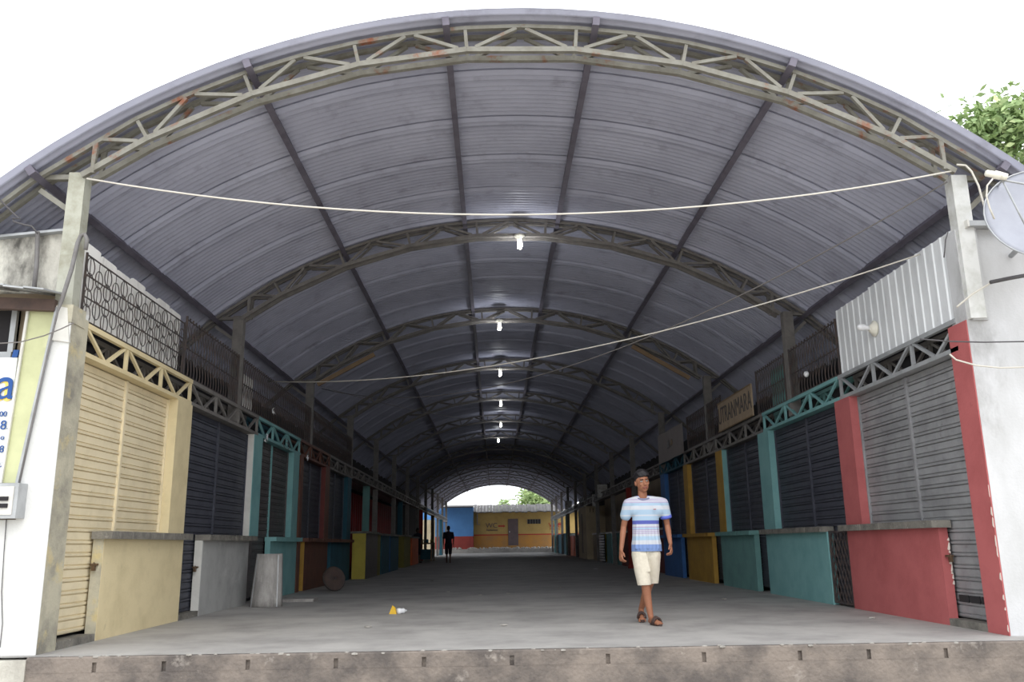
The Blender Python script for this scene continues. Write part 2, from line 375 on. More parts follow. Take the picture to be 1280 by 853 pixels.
# ------------------------------------------------------------------ roof trusses and columns
ORD = ['first', 'second', 'third', 'fourth', 'fifth', 'sixth', 'seventh', 'eighth', 'ninth', 'tenth', 'eleventh', 'twelfth', 'thirteenth']
NODES = [-.525, -.375, -.225, -.075, .075, .225, .375, .525]
def roof_truss(k):
    y = TR0 + TRD * k; near = k < 4; mt = 'steel' if k == 0 else 'steel_d'
    z0 = 4.45
    t = thing('roof_truss', '%s arched steel roof truss counted from the street entrance' % ORD[k], 'truss', (CX, y, z0), 'arched roof trusses')
    # polygonal chords
    bn = [-.622] + [(n) for n in NODES] + [.622]
    mb = MB()
    for a, b in zip(bn[:-1], bn[1:]):
        p, q = arc(7.39, a), arc(7.39, b); [mb.bar((p[0], y + dy, p[1]), (q[0], y + dy, q[1]), .05, .055, up=(sin((a + b) / 2), 0, cos((a + b) / 2))) for dy in (-.085, .085)]
    put('bottom_chord', mb, mt, t)
    tn = [T_L + .03, -.675] + [n for i in range(len(NODES) - 1) for n in (NODES[i], (NODES[i] + NODES[i + 1]) / 2)] + [NODES[-1], .675, T_R - .03]
    mb = MB()
    for a, b in zip(tn[:-1], tn[1:]):
        p, q = arc(7.635, a), arc(7.635, b); [mb.bar((p[0], y + dy, p[1]), (q[0], y + dy, q[1]), .05, .04, up=(sin((a + b) / 2), 0, cos((a + b) / 2))) for dy in (-.085, .085)]
    put('top_chord', mb, mt, t)
    far = MB(); wb = .035
    for dy in (-.09, .09):
        pairs = []
        for n in NODES: pairs.append((arc(7.41, n), arc(7.61, n)))
        for a, b in zip(NODES[:-1], NODES[1:]):
            mid = (a + b) / 2
            pairs += [(arc(7.41, a + .012), arc(7.61, mid - .006)), (arc(7.61, mid + .006), arc(7.41, b - .012))]
        for sg in (-1, 1):
            pairs += [(arc(7.61, sg * .575), arc(7.41, sg * .537)), (arc(7.61, sg * .583), arc(7.41, sg * .603))]
            px, pz = arc(7.61, sg * .585); pairs.append(((px, pz), (px, 4.45)))
        for ip, (p, q) in enumerate(pairs):
            mb = far if not near else MB(); hb = wb + .0035 * (ip % 5) - .005
            mb.bar((p[0], y + dy, p[1]), (q[0], y + dy, q[1]), wb, hb, up=(0, 1, 0))
            if near: put('web_bar', mb, mt, t)
    if not near: put('web', far, mt, t)
    for sg in (-1, 1):     # tie and brace carrying the eave
        xe, ze = arc(7.6, sg * .672); xc = X(sg, .06); yt = y; y = y + (.13 if k == 0 and sg > 0 else 0)
        mb = MB(); mb.bar((xc, y, 4.44), (xe + sg * .02, y, 4.44), .06, .05); put('eave_tie', mb, mt, t)
        mb = MB(); mb.bar((xc + sg * .06, y, 4.06), (xe, y, ze - .06), .05, .05, up=(0, 1, 0)); put('eave_brace', mb, mt, t); y = yt
    return t
for k in range(NTR): roof_truss(k)
for k in range(NTR):
    y = TR0 + TRD * k
    for s in (-1, 1):
        mb = MB(); base = (3.12 if s < 0 else 2.965) if k == 0 else (2.78 if k < 4 else floor_z(y))
        a, b = X(s, .02), X(s, .18)
        if k == 0 and s > 0: y += .16
        mb.box(a, b, y - .07, y + .07, base, 4.47)
        row = 'yellow shuttered stall' if s < 0 else 'red shuttered stall'
        o = put('roof_column', mb, ('column' if s < 0 else 'column_w') if k == 0 else 'steel_d')
        tag(o, 'square post carrying the %s roof truss on the side of the %s' % (ORD[k], row), 'column', 'posts under the roof trusses')

# ------------------------------------------------------------------ stalls
SLAT = [(.016, 0), (.016, .010), (-.006, .014), (-.008, .036), (.012, .040), (.012, .048), (0, .052), (-.001, 1.0), (.02, 1.0), (.02, 0)]
def shutter(s, label, groups, mt, mull, z1, pitch, mullmt=None, lockz=None):
    """groups: (y0, y1, z0, z1) fields of roller slats; the slat sheet lies .13 m behind the stall front"""
    ya = min(g_[0] for g_ in groups); yb = max(g_[1] for g_ in groups)
    t = thing('roller_shutter', label, 'shutter', (X(s, .13), (ya + yb) / 2, min(g_[2] for g_ in groups)), 'roller shutters of the stalls')
    for (a, b, za, zb) in groups:
        n = max(1, round((zb - za) / pitch)); p = (zb - za) / n
        poly = [(d, (h if h < 1 else 1.0) * (1 if h < 1 else p)) for d, h in SLAT]
        mb = MB(); mb.prism(poly, lambda d, h, yy: (X(s, .13 + d), yy, za + h), a + .012, b - .012)
        o0 = put('slat', mb, mt, t)
        for i in range(1, n): again(o0, (0, 0, p * i), t)
        for yy in (a, b):
            pass
    for (yy, za, zb) in mull:
        mb = MB(); mb.box(X(s, .106), X(s, .145), yy - .022, yy + .022, za, zb); put('mullion', mb, mullmt or mt, t)
    fr = MB(); fr.box(X(s, .105), X(s, .14), ya, ya + .02, min(g_[2] for g_ in groups), z1); put('guide_rail', fr, mt, t)
    fr = MB(); fr.box(X(s, .105), X(s, .14), yb - .02, yb, max(g_[2] for g_ in groups), z1); put('guide_rail', fr, mt, t)
    return t

def counter(s, label, a, b, mt, slab, slabmt='slab', sidemt=None, h=1.0, base=0.0, prot=0.0, grp='stall counters'):
    t = thing('stall_counter', label, 'counter', (X(s, .05 - prot), (a + b) / 2, base), grp)
    mb = MB(); mb.box(X(s, -prot), X(s, .095), a, b, base, base + h - .02)
    put('front_wall', mb, mt, t)
    if sidemt:
        mb = MB(); mb.box(X(s, -prot + .004), X(s, .105), a - .012, a, base, base + h - .02); put('end_face', mb, sidemt, t)
    mb = MB()
    n = 14; d0 = -prot - .1
    for i in range(n):      # broken front edge
        ya = slab[0] + (slab[1] - slab[0]) * i / n; yb = slab[0] + (slab[1] - slab[0]) * (i + 1) / n
        mb.box(X(s, d0 + random.uniform(-.006, .006)), X(s, .105), ya, yb + .001, base + h - .02, base + h + .055)
    put('counter_slab', mb, slabmt, t)
    return t

def pillar(s, label, a, b, mt, top=2.70, sidemt=None, depth=.13, base=1.056):
    t = thing('stall_pillar', label, 'pillar', (X(s, depth / 2), (a + b) / 2, base), 'pillars between the stalls')
    mb = MB(); mb.box(X(s, 0), X(s, depth + .12), a, b, base, top); put('shaft', mb, mt, t)
    if sidemt:
        mb = MB(); mb.box(X(s, .008), X(s, depth), a - .012, a, base, top); put('side_face', mb, sidemt, t)
    return t

def beam(s, label, a, b, mt, seg, z0=2.70, z1=3.03, backmt=None, joined=False):
    t = thing('lattice_beam', label, 'beam', (X(s, .12), (a + b) / 2, z0), 'lattice beams over the stalls')
    mb = MB(); mb.box(X(s, 0), X(s, .26), a, b, z0, z0 + .045); put('bottom_chord', mb, mt, t)
    mb = MB(); mb.box(X(s, 0), X(s, .05), a, b, z1 - .05, z1); put('top_chord', mb, mt, t)
    mb = MB(); mb.box(X(s, .21), X(s, .26), a, b, z1 - .05, z1); put('top_chord', mb, backmt or mt, t)
    L = (b - a) / seg; zl, zh = z0 + .04, z1 - .045; jb = MB()
    for d in (.025, .235):
        for i in range(seg):
            ya = a + L * i
            for ip, (p, q) in enumerate((((ya + .02, zh), (ya + L * .45, zl)), ((ya + L * .5, zl), (ya + L * .92, zh)), ((ya + L - .03, zl), (ya + L - .03, zh)))):
                m_ = jb if joined else MB(); m_.bar((X(s, d), p[0], p[1]), (X(s, d), q[0], q[1]), .032, .030 + .004 * ip, up=(1, 0, 0))
                if not joined: put('web_bar', m_, (mt if d < .1 else (backmt or mt)), t)
    if joined: put('web', jb, mt, t)
    return t

ZS = 2.69
def bay(s, who, a, b, dr, ct, mt_sh, pitch, mull, mullmt=None, door_z=.07, ctop=1.04):
    grp = [(a, mull, ctop, ZS), (mull, b, ctop, ZS), (dr[0], dr[1] + .09, door_z, ctop)]
    return shutter(s, who, grp, mt_sh, [(mull, ctop, ZS)], ZS, pitch, mullmt)

# left row -----------------------------------------------------------------
mb = MB(); mb.box(X(-1, 0), X(-1, .14), 7.88, 8.21, -.02, 3.05); mb.box(X(-1, -.01), X(-1, .16), 7.855, 8.12, 2.95, 3.12)
tag(put('stall_pillar', mb, 'dirtypillar'), 'grimy bare concrete corner pillar beside the white shop wall', 'pillar')
bay(-1, 'cream louvred roller shutter of the yellow stall at the street corner', 8.21, 10.72, (8.21, 9.0), None, 'yellow_sh', .122, 9.47, door_z=.10)
counter(-1, 'cream yellow stall counter with rough grey slab beside low shutter door', 9.0, 11.27, 'yellow', (8.94, 11.33), sidemt='dirtypillar')
pillar(-1, 'cream yellow pillar between the cream and the black shutters', 10.72, 11.25, 'yellow')
bay(-1, 'black roller shutter above the grey plastered counter', 11.25, 14.25, (11.25, 12.0), None, 'black_sh', .122, 12.75)
counter(-1, 'plain grey plastered stall counter with a white end face', 12.02, 14.25, 'greyctr', (12.0, 14.4), sidemt='whiteside')
pillar(-1, 'teal pillar with a white painted side next to the black shutter', 14.25, 14.76, 'teal', sidemt='whiteside')
bay(-1, 'dark shutter with a teal centre bar in the teal stall', 14.76, 17.1, (14.76, 15.55), None, 'brown_sh', .122, 15.85, mullmt='teal')
counter(-1, 'teal stall counter behind the upright curved grey sheet', 15.6, 17.65, 'teal', (15.6, 17.72), slabmt='teal')
pillar(-1, 'teal pillar beside the narrow brown post', 17.1, 17.6, 'teal')
pillar(-1, 'narrow brown post beside the teal pillar', 17.75, 18.0, 'brown', base=0)
bay(-1, 'black shutter of the brown stall behind the leaning round disc', 18.0, 20.4, (18.0, 18.6), None, 'black_sh', .122, 19.2)
counter(-1, 'brown stall counter with a mustard end face', 18.4, 20.9, 'brown', (18.3, 20.9), slabmt='brown', sidemt='gold')
pillar(-1, 'brown pillar with a maroon side between two black shutters', 20.4, 20.9, 'brown', sidemt='maroon')
bay(-1, 'black shutter of the deep teal stall, last of the closed stalls', 20.9, 23.5, (20.9, 21.6), None, 'black_sh', .122, 22.2)
counter(-1, 'deep teal stall counter before the open stalls with red cladding', 21.3, 24.1, 'dteal', (20.95, 24.2), slabmt='brown')
pillar(-1, 'deep teal pillar at the end of the closed stalls', 23.5, 24.1, 'dteal')
beam(-1, 'cream lattice beam over the cream shutter', 8.21, 11.2, 'yellow', 3, backmt='steel_d')
beam(-1, 'dull brown lattice beam over the black shutter', 11.2, 14.45, 'steel_d', 3)
beam(-1, 'teal lattice beam over the dark shutter with teal centre bar', 14.45, 17.65, 'teal', 3, backmt='dteal')
beam(-1, 'brown lattice beam over the brown stall', 17.65, 20.9, 'brown', 3)
beam(-1, 'dark lattice beam over the deep teal stall', 20.9, 24.3, 'steel_d', 3)

# right row ----------------------------------------------------------------
t = pillar(1, 'red corner pillar with worn edges beside the stained white wall', 8.105, 8.45, 'red', top=2.96, base=0)
random.seed(3)
for i in range(9):
    mb = MB(); zz = .06 + .15 * i + random.uniform(-.05, .05); yy = 8.107; w_ = random.uniform(.006, .026); h_ = random.uniform(.02, .13)
    mb.prism([(0, 0), (w_, h_ * .2), (w_ * .7, h_ * .7), (w_ * .3, h_), (0, h_ * .9)], lambda a, b, tt: (tt, yy + a, zz + b), 4.646, 4.655); put('paint_chip', mb, 'chip', t)
gs = bay(1, 'grey metal roller shutter of the red stall at the street corner', 8.45, 11.05, (8.45, 9.15), None, 'grey_sh', .116, 9.72, door_z=.08)
for ya, yb in ((8.52, 8.70), (8.73, 8.91), (8.94, 9.12)):
    mb = MB(); mb.box(X(1, .112), X(1, .122), ya, yb, .235, .305); put('gap_shade_strip', mb, 'dark', gs)  # dark strips on the slats imitate the shade inside a gap
ct = counter(1, 'red stall counter with rough grey slab and chipped edges', 9.15, 11.55, 'red', (9.08, 11.62))
for i in range(8):
    mb = MB(); zz = random.uniform(.05, .85); w_ = random.uniform(.01, .03); h_ = random.uniform(.02, .1)
    mb.prism([(0, 0), (w_, h_ * .2), (w_ * .6, h_ * .7), (w_ * .2, h_), (0, h_ * .9)], lambda a, b, tt: (X(1, .1 - a), tt, zz + b), 9.146, 9.16); put('paint_chip', mb, 'chip', ct)
pillar(1, 'red pillar between the grey and the black shutters', 11.05, 11.55, 'red')
bay(1, 'black roller shutter above the bright teal counter', 11.55, 14.5, (11.58, 12.27), None, 'black_sh', .122, 13.0)
counter(1, 'bright teal stall counter with grey slab beside the diamond grille door', 12.27, 15.05, 'teal', (12.27, 15.12))
pillar(1, 'bright teal pillar between two black shutters', 14.5, 15.1, 'teal')
bay(1, 'black roller shutter above the faded teal counter', 15.1, 17.6, (15.1, 15.75), None, 'black_sh', .122, 16.3)
counter(1, 'faded teal stall counter beside the pillar with a mustard face', 15.75, 18.1, 'teal2', (15.72, 18.15), slabmt='teal2')
pillar(1, 'pillar with a mustard front and a teal side', 17.6, 18.1, 'gold', sidemt='teal')
bay(1, 'black roller shutter above the mustard counter', 18.1, 20.85, (18.1, 18.85), None, 'black_sh', .122, 19.4)
counter(1, 'mustard yellow stall counter next to the blue one', 18.85, 21.3, 'gold', (18.8, 21.35), slabmt='gold')
pillar(1, 'mustard pillar between two black shutters', 20.85, 21.3, 'gold')
bay(1, 'black roller shutter above the blue counter', 21.3, 23.7, (21.3, 22.0), None, 'black_sh', .122, 22.5)
counter(1, 'blue stall counter behind the walking boy', 22.0, 24.3, 'blue', (21.95, 24.35), slabmt='blue')
pillar(1, 'blue pillar at the end of the closed stalls', 23.7, 24.3, 'blue')
beam(1, 'pale grey lattice beam over the grey shutter', 8.3, 11.35, 'galv', 3, backmt='steel_d')
beam(1, 'bright teal lattice beam over the black shutter', 11.4, 14.75, 'teal', 3, backmt='teal2')
beam(1, 'dull brown lattice beam under the tan lettered sign', 14.8, 18.1, 'steel_d', 3)
beam(1, 'dark lattice beam over the mustard stall', 18.1, 21.2, 'steel_d', 3)
beam(1, 'blue lattice beam under the grey banner', 21.2, 24.4, 'dteal', 3)

# thresholds, bolts, gap in the low grey door, diamond grille door
for s, a, b, lab in ((-1, 8.21, 8.98, 'worn concrete threshold under the low cream shutter door'), (-1, 11.28, 12.0, 'worn concrete threshold under the black shutter door'),
                     (1, 8.45, 9.15, 'worn concrete threshold under the low grey shutter door')):
    mb = MB(); mb.box(X(s, .0), X(s, .2), a, b, 0, .07); tag(put('door_threshold', mb, 'slab'), lab, 'threshold')
for s, y, z, lab in ((-1, 9.0, .72, 'small rusty padlock on the low cream shutter door'), (-1, 12.0, .62, 'small rusty padlock on the black shutter door'), (1, 9.14, .68, 'small rusty padlock on the low grey shutter door')):
    t = thing('padlock', lab, 'padlock', (X(s, .1), y, z))
    mb = MB(); mb.box(X(s, .03), X(s, .10), y - .05, y + .0, z, z + .02); mb.box(X(s, .05), X(s, .08), y - .06, y - .02, z - .05, z); put('body', mb, 'padlock', t)
    mb = MB(); mb.torus((X(s, .065), y - .04, z + .012), .018, .004, (0, 1, 0), (0, 0, 1)); put('shackle', mb, 'padlock', t)
t = thing('grille_door', 'low black diamond grille door between the red and teal counters', 'grille door', (X(1, .02), 11.93, .02))
mb = MB()
for p, q in (((11.6, .04), (12.26, .04)), ((11.6, .98), (12.26, .98)), ((11.61, .04), (11.61, .98)), ((12.25, .04), (12.25, .98))): mb.bar((X(1, .03), p[0], p[1]), (X(1, .03), q[0], q[1]), .025, .025, up=(1, 0, 0))
put('frame', mb, 'iron', t)
for dr in (1, -1):
    for i in range(-6, 7):
        ya = 11.6 + .11 * i; pts = []
        # clip the slanted bar to the frame
        y_s, z_s = ya, .04; L = .94; k = .55
        p0 = [ya, .04] if dr > 0 else [ya, .98]
        p1 = [ya + L * k, .98] if dr > 0 else [ya + L * k, .04]
        def cut(p, q, lim, lo):
            if (p[0] < lim) == lo:
                f_ = (lim - p[0]) / (q[0] - p[0]); return [lim, p[1] + f_ * (q[1] - p[1])]
            return p
        if p1[0] <= 11.63 or p0[0] >= 12.23: continue
        p0 = cut(p0, p1, 11.6, True); p1 = cut(p1, p0, 12.26, False)
        mb = MB(); mb.bar((X(1, .03), p0[0], p0[1]), (X(1, .03), p1[0], p1[1]), .012, .012, up=(1, 0, 0)); put('grille_bar', mb, 'iron', t)
mb = MB(); mb.box(X(1, .055), X(1, .07), 11.62, 12.02, .06, .97); put('backing_sheet', mb, 'gate', t)

# ------------------------------------------------------------------ upper level: decks, screens, railings, signs
for s in (-1, 1):
    mb = MB(); mb.box(X(s, .27), X(s, 1.12), 8.34, 24.4, 2.86, 2.94)
    struct('stall_roof_%s' % SIDE[s], mb, 'dark')
    mb = MB(); mb.box(X(s, .26), X(s, .30), 8.35, 24.4, 0, 2.86)      # dark interior partition behind the shutters
    struct('wall_stall_%s' % SIDE[s], mb, 'dark')
    e = 60
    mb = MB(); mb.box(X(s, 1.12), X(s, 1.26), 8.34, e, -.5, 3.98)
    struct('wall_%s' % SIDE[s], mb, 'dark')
    mb = MB(); mb.box(X(s, .3), X(s, 1.12), 24.3, 24.42, 0, 2.86)
    struct('wall_end_%s' % SIDE[s], mb, 'maroon')

# left: white boards behind a ring grille
t = thing('board_screen', 'weathered white boards standing behind the ring grille', 'screen', (X(-1, .09), 9.45, 3.03))
ys = [8.12 + .386 * i for i in range(8)]
for i in range(7):
    mb = MB(); dz = (.03, .0, -.02, .01, -.03, .0, -.02)[i]; za, zb = 3.04, 3.83 + dz
    mb.prism([(ys[i], za), (ys[i + 1] - .006, za), (ys[i + 1] - .006, zb - .012), (ys[i + 1] - .05, zb - .004), (ys[i] + .03, zb), (ys[i], zb - .02)], lambda a, b, tt: (X(-1, tt), a, b), .085, .10); put('board', mb, 'panelwhite', t)
t = thing('ring_grille', 'iron grille of overlapping rings above the cream shutter', 'grille', (X(-1, .03), 9.45, 3.04))
mb = MB()
for z in (3.055, 3.28, 3.50, 3.70): mb.bar((X(-1, .03), 8.1, z), (X(-1, .03), 10.84, z), .012, .012)
for y in (8.1, 10.83): mb.bar((X(-1, .03), y, 3.04), (X(-1, .03), y, 3.72), .018, .018, up=(1, 0, 0))
put('frame', mb, 'iron_d', t)
r0 = None
for i in range(14):
    for j in range(4 if i % 2 else 4):
        y = 8.2 + .196 * i; z = 3.125 + .16 * j + (.08 if i % 2 else 0)
        if z > 3.68: continue
        if r0 is None:
            mb = MB(); mb.torus((X(-1, .03), y, z), .080, .006, (0, 1, 0), (0, 0, 1), n=18, k=4, ry=.09); r0 = put('ring', mb, 'iron_d', t); ry0, rz0 = y, z
        else: again(r0, (0, y - ry0, z - rz0), t)
b0 = None
for i in range(14):
    y = 8.2 + .196 * i
    if b0 is None: mb = MB(); mb.bar((X(-1, .036), y, 3.05), (X(-1, .036), y, 3.7), .006, .006, up=(1, 0, 0)); b0 = put('upright', mb, 'iron_d', t)
    else: again(b0, (0, .196 * i, 0), t)

def scroll_rail(s, label, a, b, z0=3.04, z1=3.78, mt='iron'):
    t = thing('scroll_railing', label, 'railing', (X(s, .03), (a + b) / 2, z0), 'wrought railings above the stalls')
    mb = MB()
    for z in (z0 + .01, (z0 + z1) / 2, z1): mb.bar((X(s, .03), a, z), (X(s, .03), b, z), .016, .012)
    for y in (a, b): mb.bar((X(s, .03), y, z0), (X(s, .03), y, z1 + .04), .025, .025, up=(1, 0, 0))
    put('frame', mb, mt, t)
    n = int((b - a) / .115); st = (b - a) / n; o0 = None; k0 = None; f0 = None
    for i in range(1, n):
        y = a + st * i
        if o0 is None:
            mb = MB(); mb.tube([(X(s, .03), y + .038 * sin(2 * pi * 2 * q / 20) * (1 if q else 0), z0 + (z1 - z0) * q / 20) for q in range(21)], .007, 4); o0 = put('scroll_bar', mb, mt, t)
            mb = MB(); mb.bar((X(s, .038), y + st / 2, z0), (X(s, .038), y + st / 2, z1), .009, .009, up=(1, 0, 0)); k0 = put('upright', mb, mt, t)
            mb = MB(); mb.ell((X(s, .03), y, z1 + .022), (.014, .014, .02), 6, 4); f0 = put('finial', mb, mt, t)
        else:
            again(o0, (0, st * (i - 1), 0), t); again(k0, (0, st * (i - 1), 0), t); again(f0, (0, st * (i - 1), 0), t)
    return t
scroll_rail(-1, 'dark scrollwork railing beside the white boards, above the black shutter', 10.9, 13.22)
scroll_rail(-1, 'dark scrollwork railing above the stall with the teal lattice beam', 13.48, 18.6)
scroll_rail(-1, 'dark scrollwork railing above the brown and deep teal stalls', 18.9, 24.2)
scroll_rail(1, 'dark scrollwork railing beside the white corrugated panel', 11.32, 13.22)
scroll_rail(1, 'dark scrollwork railing between two posts and the tan sign', 13.5, 15.0)
scroll_rail(1, 'dark scrollwork railing between the tan sign and the grey banner', 17.5, 20.7)
# pale sheets leaning behind the railings
mb = MB(); mb.box(X(-1, .1), X(-1, .115), 13.5, 14.35, 3.05, 3.62)
tag(put('backing_board', mb, 'panelwhite'), 'pale board behind the railing beside the second left post', 'board')
mb = MB(); mb.box(X(1, .1), X(1, .115), 13.55, 14.4, 3.05, 3.7)
tag(put('backing_board', mb, 'teal2'), 'faded teal sheet behind the railing beside the tan sign', 'board')

# right: white corrugated panel with ceramic lamp holder
t = thing('corrugated_panel', 'white corrugated metal panel above the grey shutter', 'panel', (X(1, .05), 9.65, 3.04))
pa, pb = 8.1, 11.25
n = 6; wdt = (pb - pa) / n; s0 = None
for i in range(n):
    ya = pa + wdt * i; mb = MB(); q = wdt / 3
    prof = []
    for j in range(3):
        y_ = ya + q * j; prof += [(0, y_), (0, y_ + q * .72), (-.012, y_ + q * .80), (-.012, y_ + q * .93)]
    prof += [(0, ya + wdt)]
    zt = 3.93 - .04 * i / n + (.012 if i % 2 else 0)
    vs = []; fs = []
    for d, y_ in prof: vs += [(X(1, .03 + d), y_, 3.04), (X(1, .03 + d), y_, zt)]
    for j in range(len(prof) - 1): fs.append((2 * j, 2 * j + 2, 2 * j + 3, 2 * j + 1))
    mb.add(vs, fs)
    bvs = [(x + .004, y_, z) for x, y_, z in vs]; mb.add(bvs, [f[::-1] for f in fs])
    put('corrugated_sheet', mb, 'corr_white', t, fix=False)
lp = at_x(1092, 411, 4.655)
t = thing('lamp_holder', 'unlit white bulb in a round holder on the corrugated panel', 'lamp', lp)
mb = MB(); mb.lathe([(.0, .0), (.095, .0), (.10, .02), (.06, .045), (.045, .07), (.0, .07)], lp + Vector((.02, 0, 0)), (-1, 0, 0)); put('base', mb, 'ceramic', t, True)
mb = MB(); mb.lathe([(.0, .06), (.03, .06), (.032, .1), (.045, .15), (.04, .19), (.02, .21), (.0, .215)], lp + Vector((.02, 0, 0)), (-1, .15, .15), 14); put('bulb', mb, 'plasticw', t, True)

# tan sign with letters, grey banner
a = thing('stall_sign', 'tan board sign with dark painted capital letters', 'sign', (4.62, 16.3, 3.03))
mb = MB(); mb.box(4.60, 4.625, 15.1, 17.45, 3.04, 3.62); put('board', mb, 'signboard', a)
mb = MB()
for z in (3.05, 3.61): mb.bar((4.598, 15.1, z), (4.598, 17.45, z), .02, .02)
put('edge_strip', mb, 'tan', a)
text_mesh('lettering', 'UTRANMARA', .47, 'signtext', frame(Vector((4.598, 16.28, 3.33)), (0, -1, 0), (0, 0, 1)), a, sx=.82)
a = thing('stall_banner', 'plain grey banner with a small emblem above the blue stall', 'banner', (4.62, 22.5, 2.98))
mb = MB(); n = 12
for i in range(n):
    ya, yb = 20.85 + 3.3 * i / n, 20.85 + 3.3 * (i + 1) / n; d0, d1 = .012 * sin(i * 1.1), .012 * sin((i + 1) * 1.1)
    zt0, zt1 = 3.72 + .06 * i / n, 3.72 + .06 * (i + 1) / n
    mb.add([(4.6 + d0, ya, 2.98), (4.6 + d1, yb, 2.98), (4.6 + d1, yb, zt1), (4.6 + d0, ya, zt0), (4.606 + d0, ya, 2.98), (4.606 + d1, yb, 2.98), (4.606 + d1, yb, zt1), (4.606 + d0, ya, zt0)],
           [(0, 3, 2, 1), (4, 5, 6, 7), (0, 1, 5, 4), (3, 7, 6, 2)])
put('cloth', mb, 'banner', a)
mb = MB(); mb.prism([(22.4, 3.3), (22.75, 3.28), (22.68, 3.42), (22.55, 3.5)], lambda p, q, tt: (tt, p, q), 4.57, 4.582); put('emblem', mb, 'pvc', a)
mb = MB(); mb.prism([(22.05, 3.32), (22.25, 3.31), (22.2, 3.45), (22.08, 3.46)], lambda p, q, tt: (tt, p, q), 4.57, 4.582); put('emblem', mb, 'signboard', a)

# ------------------------------------------------------------------ left shop at the street corner
def quad_y(pix, y, y2, fn=None):
    """outline given by photo pixels on the wall plane y, extruded to y2"""
    pts = [at_y(px, py, y) for px, py in pix]
    mb = MB(); mb.prism([(p.x, p.z) for p in pts], lambda a, b, tt: (a, tt, b), y, y2); return mb
mb = quad_y([(43, 822), (-40, 825), (-60, 700), (0, 660), (24, 590), (70, 385), (100, 372), (102, 400), (80, 500)], 7.87, 8.2)
mb = MB()
pts = [at_y(px, py, 7.87) for px, py in ((0, 825), (43.5, 821), (78.6, 500), (92, 378), (71, 385), (22, 590), (20, 650), (0, 655))]
poly = [(p.x, p.z) for p in pts]; poly[0] = (-9, -.02); poly[1] = (-3.951, -.02); poly[2] = (-3.951, 2.2); poly[3] = (-3.951, 3.1); poly[-1] = (-9, poly[-1][1])
mb.prism(poly, lambda a, b, tt: (a, tt, b), 7.87, 8.2)
sl = struct('wall_front_left', mb, 'whitewall', 'bright white plastered shop wall at the left street corner')
mb = quad_y([(37, 382), (69, 389), (21, 604), (2, 604)], 7.90, 7.95)
t = thing('painted_board', 'pale lime painted board between shop sign and white wall', 'board', at_y(12, 604, 7.9))
put('panel', mb, 'shopyellow', t)
mb = MB(); p, q = at_y(72, 385, 7.85), at_y(22, 604, 7.85); mb.bar(p, q, .03, .03); put('edge_strip', mb, 'galv', t)
mb = MB(); p, q = at_y(37, 376, 7.88), at_y(1, 604, 7.88); mb.bar(p, q, .022, .022); put('edge_strip', mb, 'whiteside', t)
# shop sign
t = thing('shop_sign', 'white shop sign with blue and yellow painted lettering', 'sign', at_y(-40, 604, 7.92))
c0, c1 = at_y(22, 447, 7.94), at_y(2, 604, 7.94)
mb = MB(); mb.prism([(c0.x, c0.z), (c1.x, c1.z), (-6.5, c1.z), (-6.5, c0.z)], lambda a, b, tt: (a, tt, b), 7.94, 7.97); put('panel', mb, 'signwhite', t)
mb = MB(); mb.prism([(c0.x, c0.z), (c0.x - .05, c0.z), (c0.x - .04, c0.z + .07), (c0.x + .01, c0.z + .07)], lambda a, b, tt: (a, tt, b), 7.93, 7.95); put('blue_corner', mb, 'bluelet', t)
def let(txt, px, py, size, mt, dy=7.93): 
    p = at_y(px, py, dy); text_mesh('lettering', txt, size, mt, frame(p, (1, 0, .02), (0.02, 0, 1)), t, .003)
let('a', 4, 483, .46, 'yellowlet', 7.934); let('a', 8, 481, .44, 'bluelet', 7.925)
let('00', 4, 518, .07, 'bluelet'); let('8.', 6, 532, .12, 'bluelet'); let('o', 3, 547, .07, 'bluelet'); let('8', 2, 562, .09, 'bluelet'); let('u', 1, 580, .1, 'bluelet')
# shop back wall, window, canopy, parapet
mb = MB(); mb.box(-9, -4.2, 8.1, 8.25, 1.0, 3.3); struct('wall_shop', mb, 'beige')
t = thing('shop_window', 'dark framed shop window above the sign', 'window', at_y(0, 440, 8.05))
a0, a1 = at_y(24, 388, 8.05), at_y(16, 440, 8.05)
mb = MB(); mb.box(-6, a0.x, 8.06, 8.09, a1.z, a0.z); put('pane', mb, 'dark', t)
mb = MB(); mb.box(a0.x - .05, a0.x, 8.02, 8.09, a1.z - .02, a0.z); mb.box(-6, a0.x, 8.0, 8.09, a1.z - .07, a1.z - .01); put('frame', mb, 'galv', t)
t = thing('shop_canopy', 'flat sheet canopy on a rusty purlin over the shop sign', 'canopy', (-5, 7.8, 3.2))
c = [at_y(0, 357, 7.55), at_y(78, 375, 7.85)]
mb = MB()
for i in range(14):
    xa = -6.6 + (c[1].x + 6.6) * i / 14; xb = -6.6 + (c[1].x + 6.6) * (i + 1) / 14
    zf = c[1].z + (c[0].z - c[1].z) * (xa - c[1].x) / (c[0].x - c[1].x); zg = c[1].z + (c[0].z - c[1].z) * (xb - c[1].x) / (c[0].x - c[1].x)
    h = .01 if i % 2 else 0
    mb.add([(xa, 7.5, zf + h), (xb, 7.5, zg + h), (xb, 8.1, zg + .1 + h), (xa, 8.1, zf + .1 + h), (xa, 7.5, zf - .015 + h), (xb, 7.5, zg - .015 + h), (xb, 8.1, zg + .085 + h), (xa, 8.1, zf + .085 + h)],
           [(0, 1, 2, 3), (7, 6, 5, 4), (0, 4, 5, 1), (2, 6, 7, 3), (1, 5, 6, 2), (0, 3, 7, 4)])
put('canopy_sheet', mb, 'galv', t)
mb = MB(); mb.bar((-6.6, 7.72, c[0].z - .02), (c[1].x - .05, 7.84, c[1].z - .06), .06, .11); put('canopy_purlin', mb, 'rust', t)
mb = MB(); p = [at_y(px, py, 8.12) for px, py in ((0, 300), (88, 291))]
